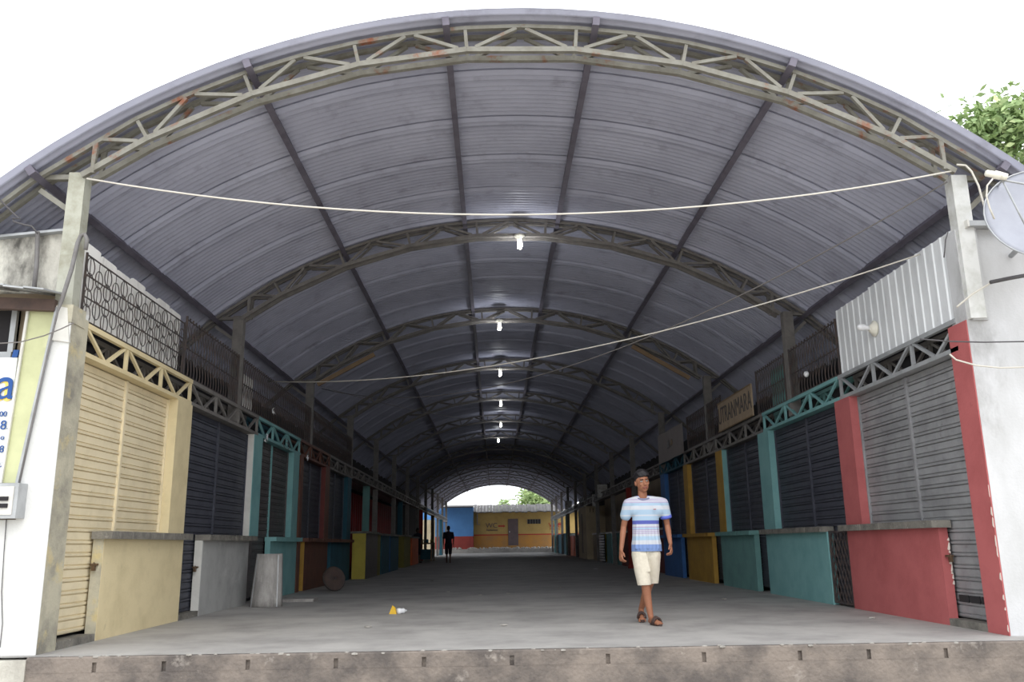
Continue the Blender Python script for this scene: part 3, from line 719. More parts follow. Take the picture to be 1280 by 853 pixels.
mb.prism([(-9, 3.2), (-4.18, 3.2), (-4.18, p[1].z), (p[0].x, p[0].z), (-9, p[0].z - .3)], lambda a, b, tt: (a, tt, b), 8.12, 8.3)
struct('wall_parapet', mb, 'mould', 'mouldy concrete parapet above the canopy')
mb = MB(); mb.bar((-9, 8.12, p[0].z - .28), (p[0].x, 8.12, p[0].z + .012), .14, .025); mb.bar((p[0].x, 8.12, p[0].z + .012), (-4.17, 8.12, p[1].z + .012), .14, .025)
struct('trim_3', mb, 'galv', 'thin metal flashing on the parapet')
# pipes and loose cable
q = [at_y(px, py, 8.05) for px, py in ((42, 366), (46, 330), (47, 290))]
mb = MB(); mb.tube(q, .022, 8); tag(put('conduit', mb, 'pvc', smooth=True), 'grey vertical conduit on the mouldy parapet', 'pipe')
q = [at_y(px, py, 7.8) for px, py in ((47, 292), (40, 283), (30, 281), (17, 277), (16, 273), (26, 274), (18, 268), (10, 260), (2, 252), (-10, 240))]
mb = MB(); mb.tube(q, .009, 6); tag(put('cable', mb, 'cable', smooth=True), 'coiled grey cable rising from the conduit on the parapet', 'cable')
q = [at_y(px, py, 7.78) for px, py in ((107, 312), (109, 300), (106, 293), (101, 295), (97, 304), (90, 335), (77, 376), (72, 390), (60, 440), (40, 530), (24, 604))]
mb = MB(); mb.tube(q, [.020] * 7 + [.010] * 4, 8); tag(put('downpipe', mb, 'pvc', smooth=True), 'grey pipe with a hooked top on the left front column', 'pipe')
# meter box
t = thing('meter_box', 'grey meter box on the white wall below the shop sign', 'meter box', at_y(5, 650, 7.8))
p0, p1 = at_y(24, 604, 7.72), at_y(21, 648, 7.72)
mb = MB(); mb.box(-5.2, p0.x, 7.72, 7.87, p1.z, p0.z); put('body', mb, 'galv', t)
mb = MB(); mb.box(-5.2, p0.x - .035, 7.71, 7.72, p1.z + .03, p0.z - .03); put('cover', mb, 'whiteside', t)
p = at_y(5, 628, 7.7)
for dz in (.03, -.03):
    mb = MB(); mb.box(p.x - .1, p.x + .03, 7.695, 7.71, p.z + dz - .018, p.z + dz + .018); put('printed_mark', mb, 'dark', t)
q = [at_y(px, py, 7.86) for px, py in ((8, 650), (5, 690), (2, 740), (3, 780), (0, 810))]
mb = MB(); mb.tube(q, .004, 5); tag(put('cable', mb, 'cable'), 'thin blue grey cable hanging below the meter box', 'cable')
q = [at_y(px, py, 7.75) for px, py in ((-10, 430), (25, 428), (55, 420), (75, 412), (92, 404))]
mb = MB(); mb.tube(q, .006, 5); tag(put('cable', mb, 'wire_d'), 'thin tied line crossing the lime board to the corner pillar', 'cable')
mb = quad_y([(64, 425), (86, 428), (84, 385), (70, 382)], 7.85, 7.88)
tag(put('wall_plate', mb, 'whiteside'), 'flaking white rectangular plate on the corner pillar', 'plate')

# ------------------------------------------------------------------ right street corner
mb = MB(); mb.box(4.66, 10.5, 8.1, 8.32, -.8, 3.9); mb.box(4.70, 4.86, 8.06, 8.2, 2.95, 3.95)
struct('wall_front_right', mb, 'whitewall_r', 'stained white wall at the right street corner')
t = thing('wall_lamp_case', 'white strip case along the top of the right wall', 'strip case', at_y(1222, 282, 8.05))
p0, p1 = at_y(1209, 278, 8.0), at_y(1240, 284, 8.0)
mb = MB(); mb.bar((p0.x, 8.05, 3.93), (p1.x + .35, 8.05, 3.93), .12, .055); put('case', mb, 'galv', t)
mb = MB(); mb.box(p0.x - .01, p0.x + .01, 7.98, 8.12, 3.895, 3.965); put('end_cap', mb, 'whiteside', t)
# satellite dish
dc = at_y(1306, 275, 7.35)
t = thing('satellite_dish', 'grey satellite dish mounted above the right wall', 'satellite dish', (dc.x, 7.6, dc.z - .5))
ax = Vector((-.28, -1.0, .35)).normalized(); prof = [(.52 * i / 8, .10 * (i / 8) ** 2) for i in range(9)] + [(.52, .09)] + [(.52 * i / 8, .10 * (i / 8) ** 2 - .012) for i in range(8, -1, -1)]
mb = MB(); mb.lathe(prof, dc, ax, 40); put('reflector', mb, 'dish', t, True)
mb = MB(); mb.torus(dc + ax * .1, .52, .008, ax.orthogonal().normalized(), ax.cross(ax.orthogonal().normalized()), n=40, k=5); put('rim', mb, 'galv', t, True)
fp = at_y(1251, 220, 6.95)
u_ = ax.orthogonal().normalized(); v_ = ax.cross(u_)
for a_ in (.4, 2.5, 4.6):
    e = dc + ax * .1 + (u_ * cos(a_) + v_ * sin(a_)) * .5; mb = MB(); mb.tube([e, fp + Vector((.02, .02, -.03))], .009, 6); put('feed_arm', mb, 'galv', t, True)
mb = MB(); mb.lathe([(0, 0), (.035, 0), (.038, .05), (.03, .06), (.03, .12), (.022, .13), (0, .13)], fp, Vector((-.9, .1, .25)), 14); mb.lathe([(0, -.05), (.03, -.05), (.034, 0), (0, 0.01)], fp, Vector((-.9, .1, .25)), 14); put('feed_horn', mb, 'ceramic', t, True)
mb = MB(); mb.tube([dc - ax * .02, dc + Vector((.05, .3, -.05)), (dc.x + .1, 8.08, dc.z - .1)], .025, 8); put('mount', mb, 'galv', t, True)
for pix, y, r, mt, lab in (
    (((1196, 206), (1207, 207), (1214, 214), (1223, 232), (1228, 250), (1234, 270), (1238, 284)), 7.75, .010, 'wire', 'white coaxial cable looping from the right column to the wall top'),
    (((1243, 221), (1234, 232), (1233, 245), (1237, 260), (1243, 274)), 7.2, .008, 'wire', 'short pale cable hanging from the dish feed'),
    (((1196, 384), (1215, 368), (1240, 353), (1262, 348), (1290, 342)), 7.9, .010, 'wire', 'pale cable crossing the upper right wall'),
    (((1238, 353), (1262, 348), (1290, 343)), 7.86, .02, 'cable', 'thick dark cable sheath on the upper right wall'),
    (((1150, 424), (1186, 427), (1230, 428), (1290, 427)), 7.95, .007, 'cable', 'thin dark cable crossing the red pillar top'),
    (((1187, 443), (1195, 450), (1220, 457), (1250, 460), (1290, 459)), 7.9, .008, 'wire', 'white cable drooping across the red pillar'),
    (((1185, 290), (1182, 300), (1181, 312), (1180, 322)), 7.9, .006, 'cable', 'short dark cable on the white corrugated panel')):
    q = [at_y(px, py, y) for px, py in pix]; mb = MB(); mb.tube(q, r, 6); tag(put('cable', mb, mt, smooth=True), lab, 'cable')

# ------------------------------------------------------------------ hall wires and lamps
def sagwire(a, b, sag, r, mt, label, n=24):
    a = Vector(a); b = Vector(b); pts = []
    for i in range(n + 1):
        t_ = i / n; p = a.lerp(b, t_); p.z -= sag * 4 * t_ * (1 - t_); pts.append(p)
    mb = MB(); mb.tube(pts, r, 5); return tag(put('wire', mb, mt, smooth=True), label, 'wire')
sagwire((-3.94, 7.85, 4.39), (4.6, 7.85, 4.43), .42, .009, 'wire', 'pale wire slung across the entrance between the two front columns')
pA = at_x(1150, 318, 4.66); pB = at_x(335, 477, -3.96)
sagwire(pA, pB, .42, .009, 'wire', 'pale wire running diagonally from the corrugated panel to the far railing')
sagwire((4.63, 8.05, 4.4), at_x(402, 486, -3.9), .95, .008, 'wire_d', 'grey wire running diagonally from the right front column into the hall')
sagwire((-3.92, 18.75, 4.35), (4.6, 24.3, 4.3), .5, .006, 'wire_d', 'dim wire strung deep inside the hall between posts')

LAMPS = [(649, 303, 13.37), (624, 409, 18.79), (625, 469, 24.21), (626, 516, 29.63), (626, 541, 35.05), (623, 559, 40.47)]
for i, (px, py, y) in enumerate(LAMPS):
    z = arc(7.36, 0)[1]; x = at_y(px, py, y).x; yy = y - .14
    t = thing('ceiling_lamp', 'lit bulb under the %s roof truss counted from the street entrance' % ORD[i + 1], 'lamp', (x, yy, z - .28), 'bulbs along the middle of the roof')
    c = Vector((x, yy, z))
    mb = MB(); mb.lathe([(0, .03), (.02, .03), (.02, .0), (.085, -.005), (.09, -.03), (.045, -.06), (.04, -.09), (0, -.09)], c, (0, 0, 1), 18); put('holder', mb, 'ceramic', t, True)
    mb = MB()
    for k_ in range(3):
        a_ = 2 * pi * k_ / 3
        mb.tube([c + Vector((.02 * cos(a_), .02 * sin(a_), -.085)), c + Vector((.035 * cos(a_), .035 * sin(a_), -.2)), c + Vector((.02 * cos(a_ + .6), .02 * sin(a_ + .6), -.24)), c + Vector((.01 * cos(a_ + 1), .01 * sin(a_ + 1), -.12))], .016, 8)
    put('bulb', mb, 'bulb', t, True)
    mb = MB(); mb.bar(c + Vector((0, 0, .02)), c + Vector((0, .16, .02)), .03, .03); put('bracket', mb, 'steel_d', t)
    ld = bpy.data.lights.new('bulb_light', 'POINT'); lo_ = bpy.data.objects.new('bulb_light', ld); COL.objects.link(lo_); lo_.parent = t; lo_.location = c + Vector((0, 0, -.3)) - wloc(t)
    ld.energy = 14; ld.shadow_soft_size = .06; ld.color = (.92, .96, 1.0)
for (pa_, pb_, lab) in (((397, 481), (468, 443), 'tan board fixed under the left end of the third truss'), ((862, 473), (790, 433), 'tan board fixed under the right end of the third truss')):
    a_, b_ = at_y(pa_[0], pa_[1], 18.66), at_y(pb_[0], pb_[1], 18.66)
    mb = MB(); mb.bar(a_, b_, .05, .09); tag(put('batten', mb, 'tan'), lab, 'batten')
# small oddments hanging in the railings and beams
for px, py, lab in ((342, 512, 'pale plastic bag tied to the dark railing'), (333, 546, 'white scrap caught in the teal lattice beam'), (384, 572, 'white rag hanging at the brown lattice beam')):
    p = at_x(px, py, -3.92); mb = MB(); [mb.add([p + Vector((random.uniform(-.03, .03), random.uniform(-.08, .08), random.uniform(-.1, .06))) for _ in range(3)], [(0, 1, 2)]) for _q in range(7)]
    tag(put('plastic_scrap', mb, 'plasticw'), lab, 'scrap')
p = at_x(1008, 468, 4.62); mb = MB(); mb.ell(p, (.04, .045, .045), 10, 7); tag(put('lamp_bulb', mb, 'plasticw', smooth=True), 'small round unlit bulb on the right scrollwork railing', 'bulb')
q = [at_x(358, 553, -3.9) + Vector((0, .25 * cos(a_ * .6), .08 * sin(a_ * .6) - .05 * a_ / 8)) for a_ in range(14)]
mb = MB(); mb.tube(q, .006, 5); tag(put('cable_coil', mb, 'wire_d', smooth=True), 'loose grey cable looped on the teal lattice beam', 'cable')

# ------------------------------------------------------------------ open stalls further in
def block(name, label, cat, mt, x0, x1, y0, y1, z0, z1, group=None, topmt=None, over=.05, endmt=None):
    t = thing(name, label, cat, ((x0 + x1) / 2, (y0 + y1) / 2, z0), group)
    mb = MB(); mb.box(x0, x1, y0, y1, z0, z1); put('body', mb, mt, t)
    if topmt:
        mb = MB(); mb.box(min(x0, x1) - over, max(x0, x1) + over, y0 - over, y1, z1, z1 + .06); put('counter_top', mb, topmt, t)
    if endmt:
        mb = MB(); mb.box(x0, x1, y0 - .012, y0, z0, z1); put('end_face', mb, endmt, t)
    return t
G = 'counters of the open stalls'
fz = floor_z
LF = [(24.45, 26.9, 'brown_sh', 'lemon', 'lemon yellow ended counter, first of the open stalls', -3.94, -3.57, 1.22),
      (27.0, 27.8, 'olive', 'lemon', 'olive counter with a lemon end next to the teal post', -3.94, -3.6, 1.2),
      (28.1, 30.2, 'dteal', None, 'deep teal counter of the open stalls beyond the teal post', -3.94, -3.6, 1.2),
      (30.4, 33.0, 'dteal', 'blue', 'blue ended dark counter of the open stalls', -3.94, -3.6, 1.2),
      (35.0, 37.6, 'olive', 'olive', 'olive green counter of the open stalls before the orange one', -3.94, -3.6, 1.2),
      (38.4, 41.5, 'orange', 'orange', 'orange counter on the side of the red cladding', -3.94, -3.6, 1.15)]
for (a, b, mt, em, lab, x0, x1, h) in LF:
    block('stall_counter', lab, 'counter', mt, x0, x1, a, b, fz(a), fz(a) + h, G, 'slab', .06, em)
def post(x, y, mt, top, label, w_=.2):
    mb = MB(); mb.box(x - w_ / 2, x + w_ / 2, y - w_ / 2, y + w_ / 2, fz(y), top); mb.box(x - w_ / 2 - .03, x + w_ / 2 + .03, y - w_ / 2 - .03, y + w_ / 2 + .03, fz(y), fz(y) + .12)
    tag(put('stall_post', mb, mt), label, 'post')
post(-4.1, 27.95, 'teal2', 2.74, 'teal post in front of the red cladding')
post(-4.1, 38.0, 'dteal', 2.74, 'bluish post beside the olive counter')
post(-4.0, 47.5, 'redband', 2.74, 'red post before the pale yard wall')
post(-4.0, 56.5, 'wood', 2.74, 'brown wooden post before the pale yard wall')
post(-4.0, 65.0, 'dteal', 2.74, 'dark post before the blue wall')
mb = MB(); x_ = -5.02
t = thing('cladding_wall', 'red vertical metal cladding at the back of the open stalls', 'cladding', (x_, 30, 0))
o0 = None
for i in range(36):
    if o0 is None:
        mb = MB(); ya = 24.45
        mb.prism([(0, 0), (0, .33), (.03, .36), (.03, .46), (0, .5), (-.02, .5), (-.02, 0)], lambda d, yy, tt: (x_ + d, ya + yy, tt), .0, 2.72); o0 = put('cladding_sheet', mb, 'redsheet', t)
    else: again(o0, (0, .5 * i, 0), t)
mb = MB(); mb.box(-5.07, -4.24, 24.45, 44, 2.86, 2.92); struct('stall_roof_far_left', mb, 'galv')
# right row beyond the blue stall
RF = [(24.7, 30.2, 'maroon', None, 'maroon counter beyond the blue stall'), (30.7, 34.0, 'maroon', None, 'second maroon counter beyond the blue stall'),
      (34.3, 36.3, 'teal2', None, 'wide grey teal counter next to the maroon one'), (36.8, 38.4, 'teal2', 'teal', 'narrow teal counter next to the slatted hatch'),
      (39.9, 41.2, 'olive', 'lemon', 'yellowish counter between the slatted hatch and the cream cabin'), (41.8, 43.6, 'beige', 'cream', 'beige counter against the cream cabin'),
      (49.3, 51.6, 'maroon', None, 'maroon counter between the cream cabin and the orange counters'), (52.0, 53.8, 'orange', None, 'orange counter next to the maroon one'), (54.2, 57.2, 'orange', None, 'orange counter, last of its row')]
for (a, b, mt, em, lab) in RF:
    block('stall_counter', lab, 'counter', mt, 4.85, 5.2, a, b, fz(a), fz(a) + 1.22, G, 'galv', .05, em)
t = thing('slatted_hatch', 'dark slatted hatch between the teal and yellowish counters', 'hatch', (4.75, 39.15, fz(39)))
o0 = None
for i in range(10):
    if o0 is None: mb = MB(); mb.box(4.7, 4.76, 38.45, 39.85, fz(39) + .05, fz(39) + .13); o0 = put('slat', mb, 'galv', t)
    else: again(o0, (0, 0, .115 * i), t)
mb = MB(); mb.box(4.78, 4.8, 38.45, 39.85, fz(39), fz(39) + 1.2); put('backing', mb, 'dark', t)
t = thing('stall_cabin', 'tall cream cabin with a narrow slot window', 'cabin', (5.2, 46.9, fz(46)))
mb = MB(); mb.box(4.66, 5.7, 44.8, 49.1, fz(46), 2.74); put('body', mb, 'cream', t)
mb = MB(); mb.box(4.65, 4.68, 46.6, 47.3, fz(46) + .3, 2.4); put('slot_window', mb, 'beige', t)
text_mesh('number_mark', '11', .3, 'dark', frame(Vector((4.95, 44.79, 2.5)), (1, 0, 0), (0, 0, 1)), t)
block('back_wall', 'beige back wall with a barred window behind the right open stalls', 'wall', 'beige', 5.6, 5.72, 25, 44.5, 0, 3.0)
t = thing('barred_window', 'dark barred window in the beige back wall', 'window', (5.58, 30, 1.4))
mb = MB(); mb.box(5.57, 5.595, 29.0, 31.6, 1.35, 2.0); put('pane', mb, 'dark', t)
o0 = None
for i in range(9):
    if o0 is None: mb = MB(); mb.box(5.55, 5.565, 29.0, 29.03, 1.35, 2.0); o0 = put('bar', mb, 'iron_d', t)
    else: again(o0, (0, .32 * i, 0), t)
post(4.72, 30.5, 'redband', 2.74, 'red post beyond the blue stall', .22)
post(4.75, 57.8, 'teal2', 2.74, 'grey teal post beside the last orange counter', .2)
post(4.72, 68.2, 'teal2', 2.74, 'grey teal post at the far yard', .2)
block('far_kiosk', 'deep teal kiosk wall with a white end at the far yard', 'kiosk', 'dteal', 4.86, 5.6, 60.5, 73.0, .15, 1.5, None, 'dteal', .02, 'whiteside')
ln = [24.4 + 5.42 * i for i in range(10)]
for s in (-1, 1):
    for i in range(9):
        beam(s, '%s pale lattice beam beyond the closed stalls on the %s side' % (ORD[i], 'red cladding' if s < 0 else 'cream cabin'), ln[i], ln[i + 1], 'steel_d' if i < 5 else 'galv', 5, 2.75, 3.05, joined=True)  # farthest beams take a paler metal to imitate daylight from the yard
for px, py, lab in ((753, 614, 'pale hanging square sign nearest the blue stall'), (743, 626, 'narrow hanging sign beside the cream cabin'), (710.5, 632, 'small pale hanging sign by the far yard')):
    yy = 5105 / (px - 619); p = at_y(px, py, yy)
    t = thing('hanging_sign', lab, 'sign', p)
    mb = MB(); w_ = .22 if px > 745 or px < 720 else .1; mb.box(p.x - w_, p.x + w_, yy - .01, yy + .01, p.z - .28, p.z + .28); put('plate', mb, 'litsign', t)
    mb = MB(); mb.bar((p.x - w_ * .7, yy, p.z + .27), (p.x - w_ * .7, yy, p.z + .5), .015, .015); mb.bar((p.x + w_ * .7, yy, p.z + .27), (p.x + w_ * .7, yy, p.z + .5), .015, .015); put('hanger', mb, 'iron', t)
# market table with goods on the left
t = thing('market_table', 'dark wooden market table with goods near the far left posts', 'table', (-3.75, 46, fz(46)))
z0 = fz(46)
mb = MB(); mb.box(-4.1, -3.2, 45, 47, z0 + .86, z0 + .93); put('table_top', mb, 'wood', t)
for xx in (-4.05, -3.25):
    for yy in (45.05, 46.95): mb = MB(); mb.box(xx - .04, xx + .04, yy - .04, yy + .04, z0, z0 + .86); put('leg', mb, 'wood', t)
mb = MB(); mb.box(-4.0, -3.3, 45.3, 46.9, z0 + .1, z0 + .6); put('lower_shelf', mb, 'dteal', t)
random.seed(5)
for i in range(5):
    p = (-4.0 + .17 * i, 45.3 + random.uniform(0, 1), z0 + .93); mb = MB(); h_ = random.uniform(.12, .24)
    mb.lathe([(0, 0), (.07, 0), (.08, h_ * .6), (.05, h_), (0, h_)], p, (0, 0, 1), 9); tag(put('jar', mb, ('olive', 'wood', 'pvc', 'dteal', 'olive')[i], smooth=True), ('small olive jar', 'small brown jar', 'small grey jar', 'small deep teal jar', 'second small olive jar')[i] + ' on the dark market table', 'jar', 'goods on the market table')
# covered bundle and folded parasol at the far left
p = at_z(569, 691, .18); t = thing('covered_bundle', 'grey covered bundle beside the folded parasol at the far left', 'bundle', p)
mb = MB(); mb.lathe([(0, 0), (.4, 0), (.45, .4), (.38, .9), (.2, 1.2), (0, 1.25)], p, (0, 0, 1), 10); put('cover', mb, 'pvc', t, True)
mb = MB(); mb.torus(p + Vector((0, 0, .7)), .43, .02, (1, 0, 0), (0, 1, 0), 12, 4); put('rope', mb, 'wood', t, True)
p = at_z(577, 690, .2); t = thing('folded_parasol', 'dark folded parasol standing before the blue wall', 'parasol', p)
mb = MB(); mb.lathe([(0, .3), (.3, .3), (.24, 1.0), (.1, 1.8), (.02, 2.2), (0, 2.2)], p, (0, 0, 1), 10); put('canopy', mb, 'darkcloth', t, True)
mb = MB(); mb.tube([p, p + Vector((0, 0, 2.6))], .03, 6); mb.lathe([(0, 0), (.3, 0), (.28, .08), (0, .1)], p, (0, 0, 1), 10); put('pole', mb, 'wood', t, True)

# ------------------------------------------------------------------ far yard and building
mb = MB(); mb.box(-12, 9, 73.45, 90, .19, .5); struct('trim_4', mb, 'floor', 'raised pale kerb strip in the far yard')
YB = 80.0
def bx(px0, px1, py0, py1, y=YB):
    a_, b_ = at_y(px0, py0, y), at_y(px1, py1, y); return min(a_.x, b_.x), max(a_.x, b_.x), min(a_.z, b_.z), max(a_.z, b_.z)
t = thing('far_building', 'yellow toilet block with a red stripe at the far end', 'building', (2.5, YB, .5))
x0, x1, z0, z1 = bx(592, 720, 632, 684)
zr = at_y(640, 668, YB).z
mb = MB(); mb.box(x0, x1 + 2, YB, YB + 3, zr, at_y(640, 640, YB).z + .05); put('upper_wall', mb, 'yellowwall', t)
mb = MB(); mb.box(x0, x1 + 2, YB - .01, YB + 3, .4, zr - .1); put('lower_wall', mb, 'orangewall', t)
mb = MB(); mb.box(x0, x1 + 2, YB - .02, YB + 3, zr - .1, zr); put('red_stripe', mb, 'redband', t)
a_, b_, c_, d_ = bx(635, 648, 649, 682)
dr = MB(); dr.box(a_, b_, YB - .05, YB + .02, c_, d_); dd = put('door', dr, 'doorgrey', t)
mb = MB(); mb.box(a_ + .1, a_ + .16, YB - .1, YB - .05, (c_ + d_) / 2 - .05, (c_ + d_) / 2 + .1); put('handle', mb, 'galv', dd)
a_, b_, c_, d_ = bx(659, 676, 649.5, 655)
o0 = None
vt = MB(); vt.box(a_, b_, YB - .03, YB + .01, c_, d_); vo = put('vent', vt, 'dark', t)
for i in range(6):
    yy = a_ + (b_ - a_) * i / 5
    if o0 is None: mb = MB(); mb.box(a_, a_ + .05, YB - .06, YB - .03, c_, d_); o0 = put('vent_bar', mb, 'roofgrey', vo)
    else: again(o0, ((b_ - a_ - .05) * i / 5, 0, 0), vo)
pr = at_y(640, 641, YB - .6).z; pt = at_y(640, 632, YB + 1.5).z
mb = MB(); nn = 40
for i in range(nn):
    xa = x0 + (x1 + 2.3 - x0) * i / nn; xb = x0 + (x1 + 2.3 - x0) * (i + .96) / nn
    zo = random.uniform(-.04, .04)
    mb.add([(xa, YB - .6, pr + zo), (xb, YB - .6, pr + zo), (xb, YB + 1.5, pt + zo), (xa, YB + 1.5, pt + zo), (xa, YB - .6, pr + .08 + zo), (xb, YB - .6, pr + .08 + zo), (xb, YB + 1.5, pt + .08 + zo), (xa, YB + 1.5, pt + .08 + zo)],
           [(3, 2, 1, 0), (4, 5, 6, 7), (0, 1, 5, 4), (1, 2, 6, 5), (2, 3, 7, 6), (3, 0, 4, 7)])
put('roof_sheeting', mb, 'roofgrey', t)
def far_text(txt, px, py, size, mt, depth=.01):
    p = at_y(px, py, YB - .03); text_mesh('lettering', txt, size, mt, frame(p, (1, 0, 0), (0, 0, 1)), t, depth)
far_text('WC', 614.5, 657.5, .62, 'doorgrey'); far_text('Feminino', 615, 663, .28, 'doorgrey')
far_text('W C', 694, 657, .6, 'redband'); far_text('Masculino', 694, 661.5, .24, 'redband')
p = at_y(626.5, 658, YB - .03); mb = MB(); mb.box(p.x - .28, p.x + .2, YB - .04, YB - .02, p.z - .07, p.z + .07); mb.prism([(p.x + .2, p.z - .13), (p.x + .38, p.z), (p.x + .2, p.z + .13)], lambda a, b, tt: (a, tt, b), YB - .04, YB - .02); put('arrow', mb, 'redband', t)
p = at_y(700, 656, YB - .03); mb = MB(); mb.box(p.x - .25, p.x + .25, YB - .04, YB - .02, p.z - .07, p.z + .07); put('arrow', mb, 'redband', t)
mb = MB(); pq = at_y(596.5, 641, YB - .1); mb.tube([(pq.x, YB - .1, pq.z), (pq.x, YB - .1, at_y(596.5, 656, YB - .1).z), (pq.x + .25, YB - .1, at_y(596.5, 656, YB - .1).z)], .05, 6); put('downpipe', mb, 'pvc', t)
t = thing('blue_building', 'blue house front with a red base at the far end', 'building', (-4, YB - .8, .5))
x0, x1, z0, z1 = bx(540, 591.6, 634, 684, YB - .8); zr = at_y(570, 671, YB - .8).z
mb = MB(); mb.box(x0 - 6, x1, YB - .8, YB + 2, zr, z1); put('upper_wall', mb, 'bluewall', t)
mb = MB(); mb.box(x0 - 6, x1, YB - .82, YB + 2, .4, zr); put('base_wall', mb, 'redwall', t)
mb = MB(); mb.add([(x0 - 6, YB - .84, z1 - .1), (x1, YB - .84, z1 - .1), (x1, YB + 2, z1 + .15), (x0 - 6, YB + 2, z1 + .15), (x0 - 6, YB - .84, z1), (x1, YB - .84, z1), (x1, YB + 2, z1 + .25), (x0 - 6, YB + 2, z1 + .25)], [(3, 2, 1, 0), (4, 5, 6, 7), (0, 1, 5, 4), (1, 2, 6, 5), (2, 3, 7, 6), (3, 0, 4, 7)]); put('roof_sheeting', mb, 'roofgrey', t)
block('yard_wall', 'pale sunlit yard wall seen between the far left posts', 'wall', 'cream', -12, -4.5, 66, 66.3, .2, 2.75)
# rubble on the far kerb
rb = MB(); random.seed(11)
for i in range(140):
    x_ = random.uniform(-3.8, 5); y_ = random.uniform(73.6, 76.5); r_ = random.uniform(.05, .16)
    rb.ell((x_, y_, .5 + r_ * .5), (r_, r_ * .8, r_ * .7), 5, 3)
o = put('rubble', rb, 'debris'); tag(o, 'white rubble scattered along the far kerb', 'rubble', None, 'stuff')

# ------------------------------------------------------------------ trees
def tree(label, c, rad, trunk, n, leaf, seed):
    random.seed(seed); c = Vector(c)
    t = thing('leafy_tree', label, 'tree', trunk)
    mb = MB(); tr = Vector(trunk)
    mb.tube([tr, tr.lerp(c, .5) + Vector((.2, .1, 0)), c], [rad * .1, rad * .075, rad * .03], 8)
    clumps = []
    for i in range(26):
        d = Vector((random.gauss(0, 1), random.gauss(0, 1), random.gauss(.15, .8))).normalized() * random.uniform(.45, 1.0)
        p = c + Vector((d.x * rad, d.y * rad, d.z * rad * .8)); clumps.append(p)
        mb.tube([c.lerp(tr, .2), c.lerp(p, .5), p], [rad * .03, rad * .018, rad * .008], 5)
    put('trunk', mb, 'bark', t, True)
    lf = MB()
    for i in range(n):
        q = random.choice(clumps) + Vector((random.gauss(0, rad * .16), random.gauss(0, rad * .16), random.gauss(0, rad * .13)))
        a = Vector((random.gauss(0, 1), random.gauss(0, 1), random.gauss(-.3, .6))).normalized(); b = a.orthogonal().normalized()
        b = Matrix.Rotation(random.uniform(0, 6.28), 3, a) @ b; l_ = leaf * random.uniform(.7, 1.3)
        lf.add([q, q + a * l_ * .5 + b * l_ * .22, q + a * l_, q + a * l_ * .5 - b * l_ * .22], [(0, 1, 2, 3)])
    o = put('foliage', lf, 'leaf', t, fix=False)
    return t
pc = at_y(1254, 232, 24.0)
tree('leafy green tree rising behind the right side of the roof', pc, 2.5, (pc.x, 24, -.5), 14000, .26, 2)
pc = at_y(672, 634, 98.0)
tree('leafy green tree beyond the yellow toilet block', pc, 3.6, (pc.x + 1, 98, .2), 5000, .5, 4)
pc = at_y(640, 648, 112.0)
tree('distant low tree beyond the yellow toilet block', pc, 2.6, (pc.x, 112, .2), 2500, .5, 6)

# ------------------------------------------------------------------ loose things on the floor
p = at_z(331, 759, 0)
t = thing('curved_sheet', 'upright curved grey fibre cement sheet leaning at the teal counter', 'sheet', p)
mb = MB(); n = 16; rows = 6
for side_ in (0, 1):
    for j in range(rows + 1):
        for i in range(n + 1):
            a_ = pi * (.06 + .88 * i / n); h_ = .78 * j / rows; R = (.255 - .05 * j / rows) - (.014 if side_ else 0)
            hh = h_ if not (j == 0 and i < 5) else .0
            mb.v.append(p + Vector((-cos(a_) * R, -sin(a_) * R * .95 + .08 * j / rows + .1, hh)))
nv = (rows + 1) * (n + 1)
for side_ in (0, 1):
    for j in range(rows):
        for i in range(n):
            a_ = side_ * nv + j * (n + 1) + i; f_ = (a_, a_ + 1, a_ + n + 2, a_ + n + 1); mb.f.append(f_ if not side_ else f_[::-1])
for i in range(n): mb.f.append((rows * (n + 1) + i, rows * (n + 1) + i + 1, nv + rows * (n + 1) + i + 1, nv + rows * (n + 1) + i)); mb.f.append((i + 1, i, nv + i, nv + i + 1))
for j in range(rows):
    for e in (0, n): a_ = j * (n + 1) + e; b_ = a_ + n + 1; mb.f.append((a_, b_, nv + b_, nv + a_) if e else (b_, a_, nv + a_, nv + b_))
put('sheet', mb, 'fibre', t, True)
for i in (3, 13):
    a_ = pi * (.06 + .88 * i / n); mb = MB()
    mb.bar(p + Vector((-cos(a_) * .255, -sin(a_) * .255 * .95 + .098, 0)), p + Vector((-cos(a_) * .205, -sin(a_) * .205 * .95 + .178, .76)), .012, .012); put('ridge', mb, 'galv', t)
p = at_z(372, 752, 0); mb = MB()
mb.prism([(p.x - .32, p.y - .25), (p.x + .3, p.y - .18), (p.x + .26, p.y + .42), (p.x - .34, p.y + .35)], lambda a, b, tt: (a, b, tt), 0, .045)
tag(put('floor_slab', mb, 'fibre'), 'flat grey slab lying on the floor behind the curved sheet', 'slab')
p = at_z(418, 740, 0); t = thing('round_disc', 'dark round metal disc leaning against the brown counter', 'disc', p)
ax = Vector((.62, -.75, .28)).normalized(); c = p + Vector((-.03, .05, .245))
mb = MB(); mb.lathe([(0, .03), (.05, .03), (.06, .012), (.16, .008), (.215, .016), (.235, .03), (.245, .02), (.245, -.01), (.22, -.02), (0, -.02)], c, ax, 28); put('plate', mb, 'rust', t, True)
mb = MB(); mb.lathe([(0, .07), (.028, .07), (.032, .03), (0, .03)], c, ax, 14); put('hub', mb, 'iron', t, True)
mb = MB(); mb.torus(c + ax * .02, .236, .012, ax.orthogonal().normalized(), ax.cross(ax.orthogonal().normalized()), 28, 5); put('rim', mb, 'iron_d', t, True)
p = at_z(497, 768, 0); t = thing('bottle', 'crushed clear plastic bottle lying beside a yellow wrapper', 'bottle', p)
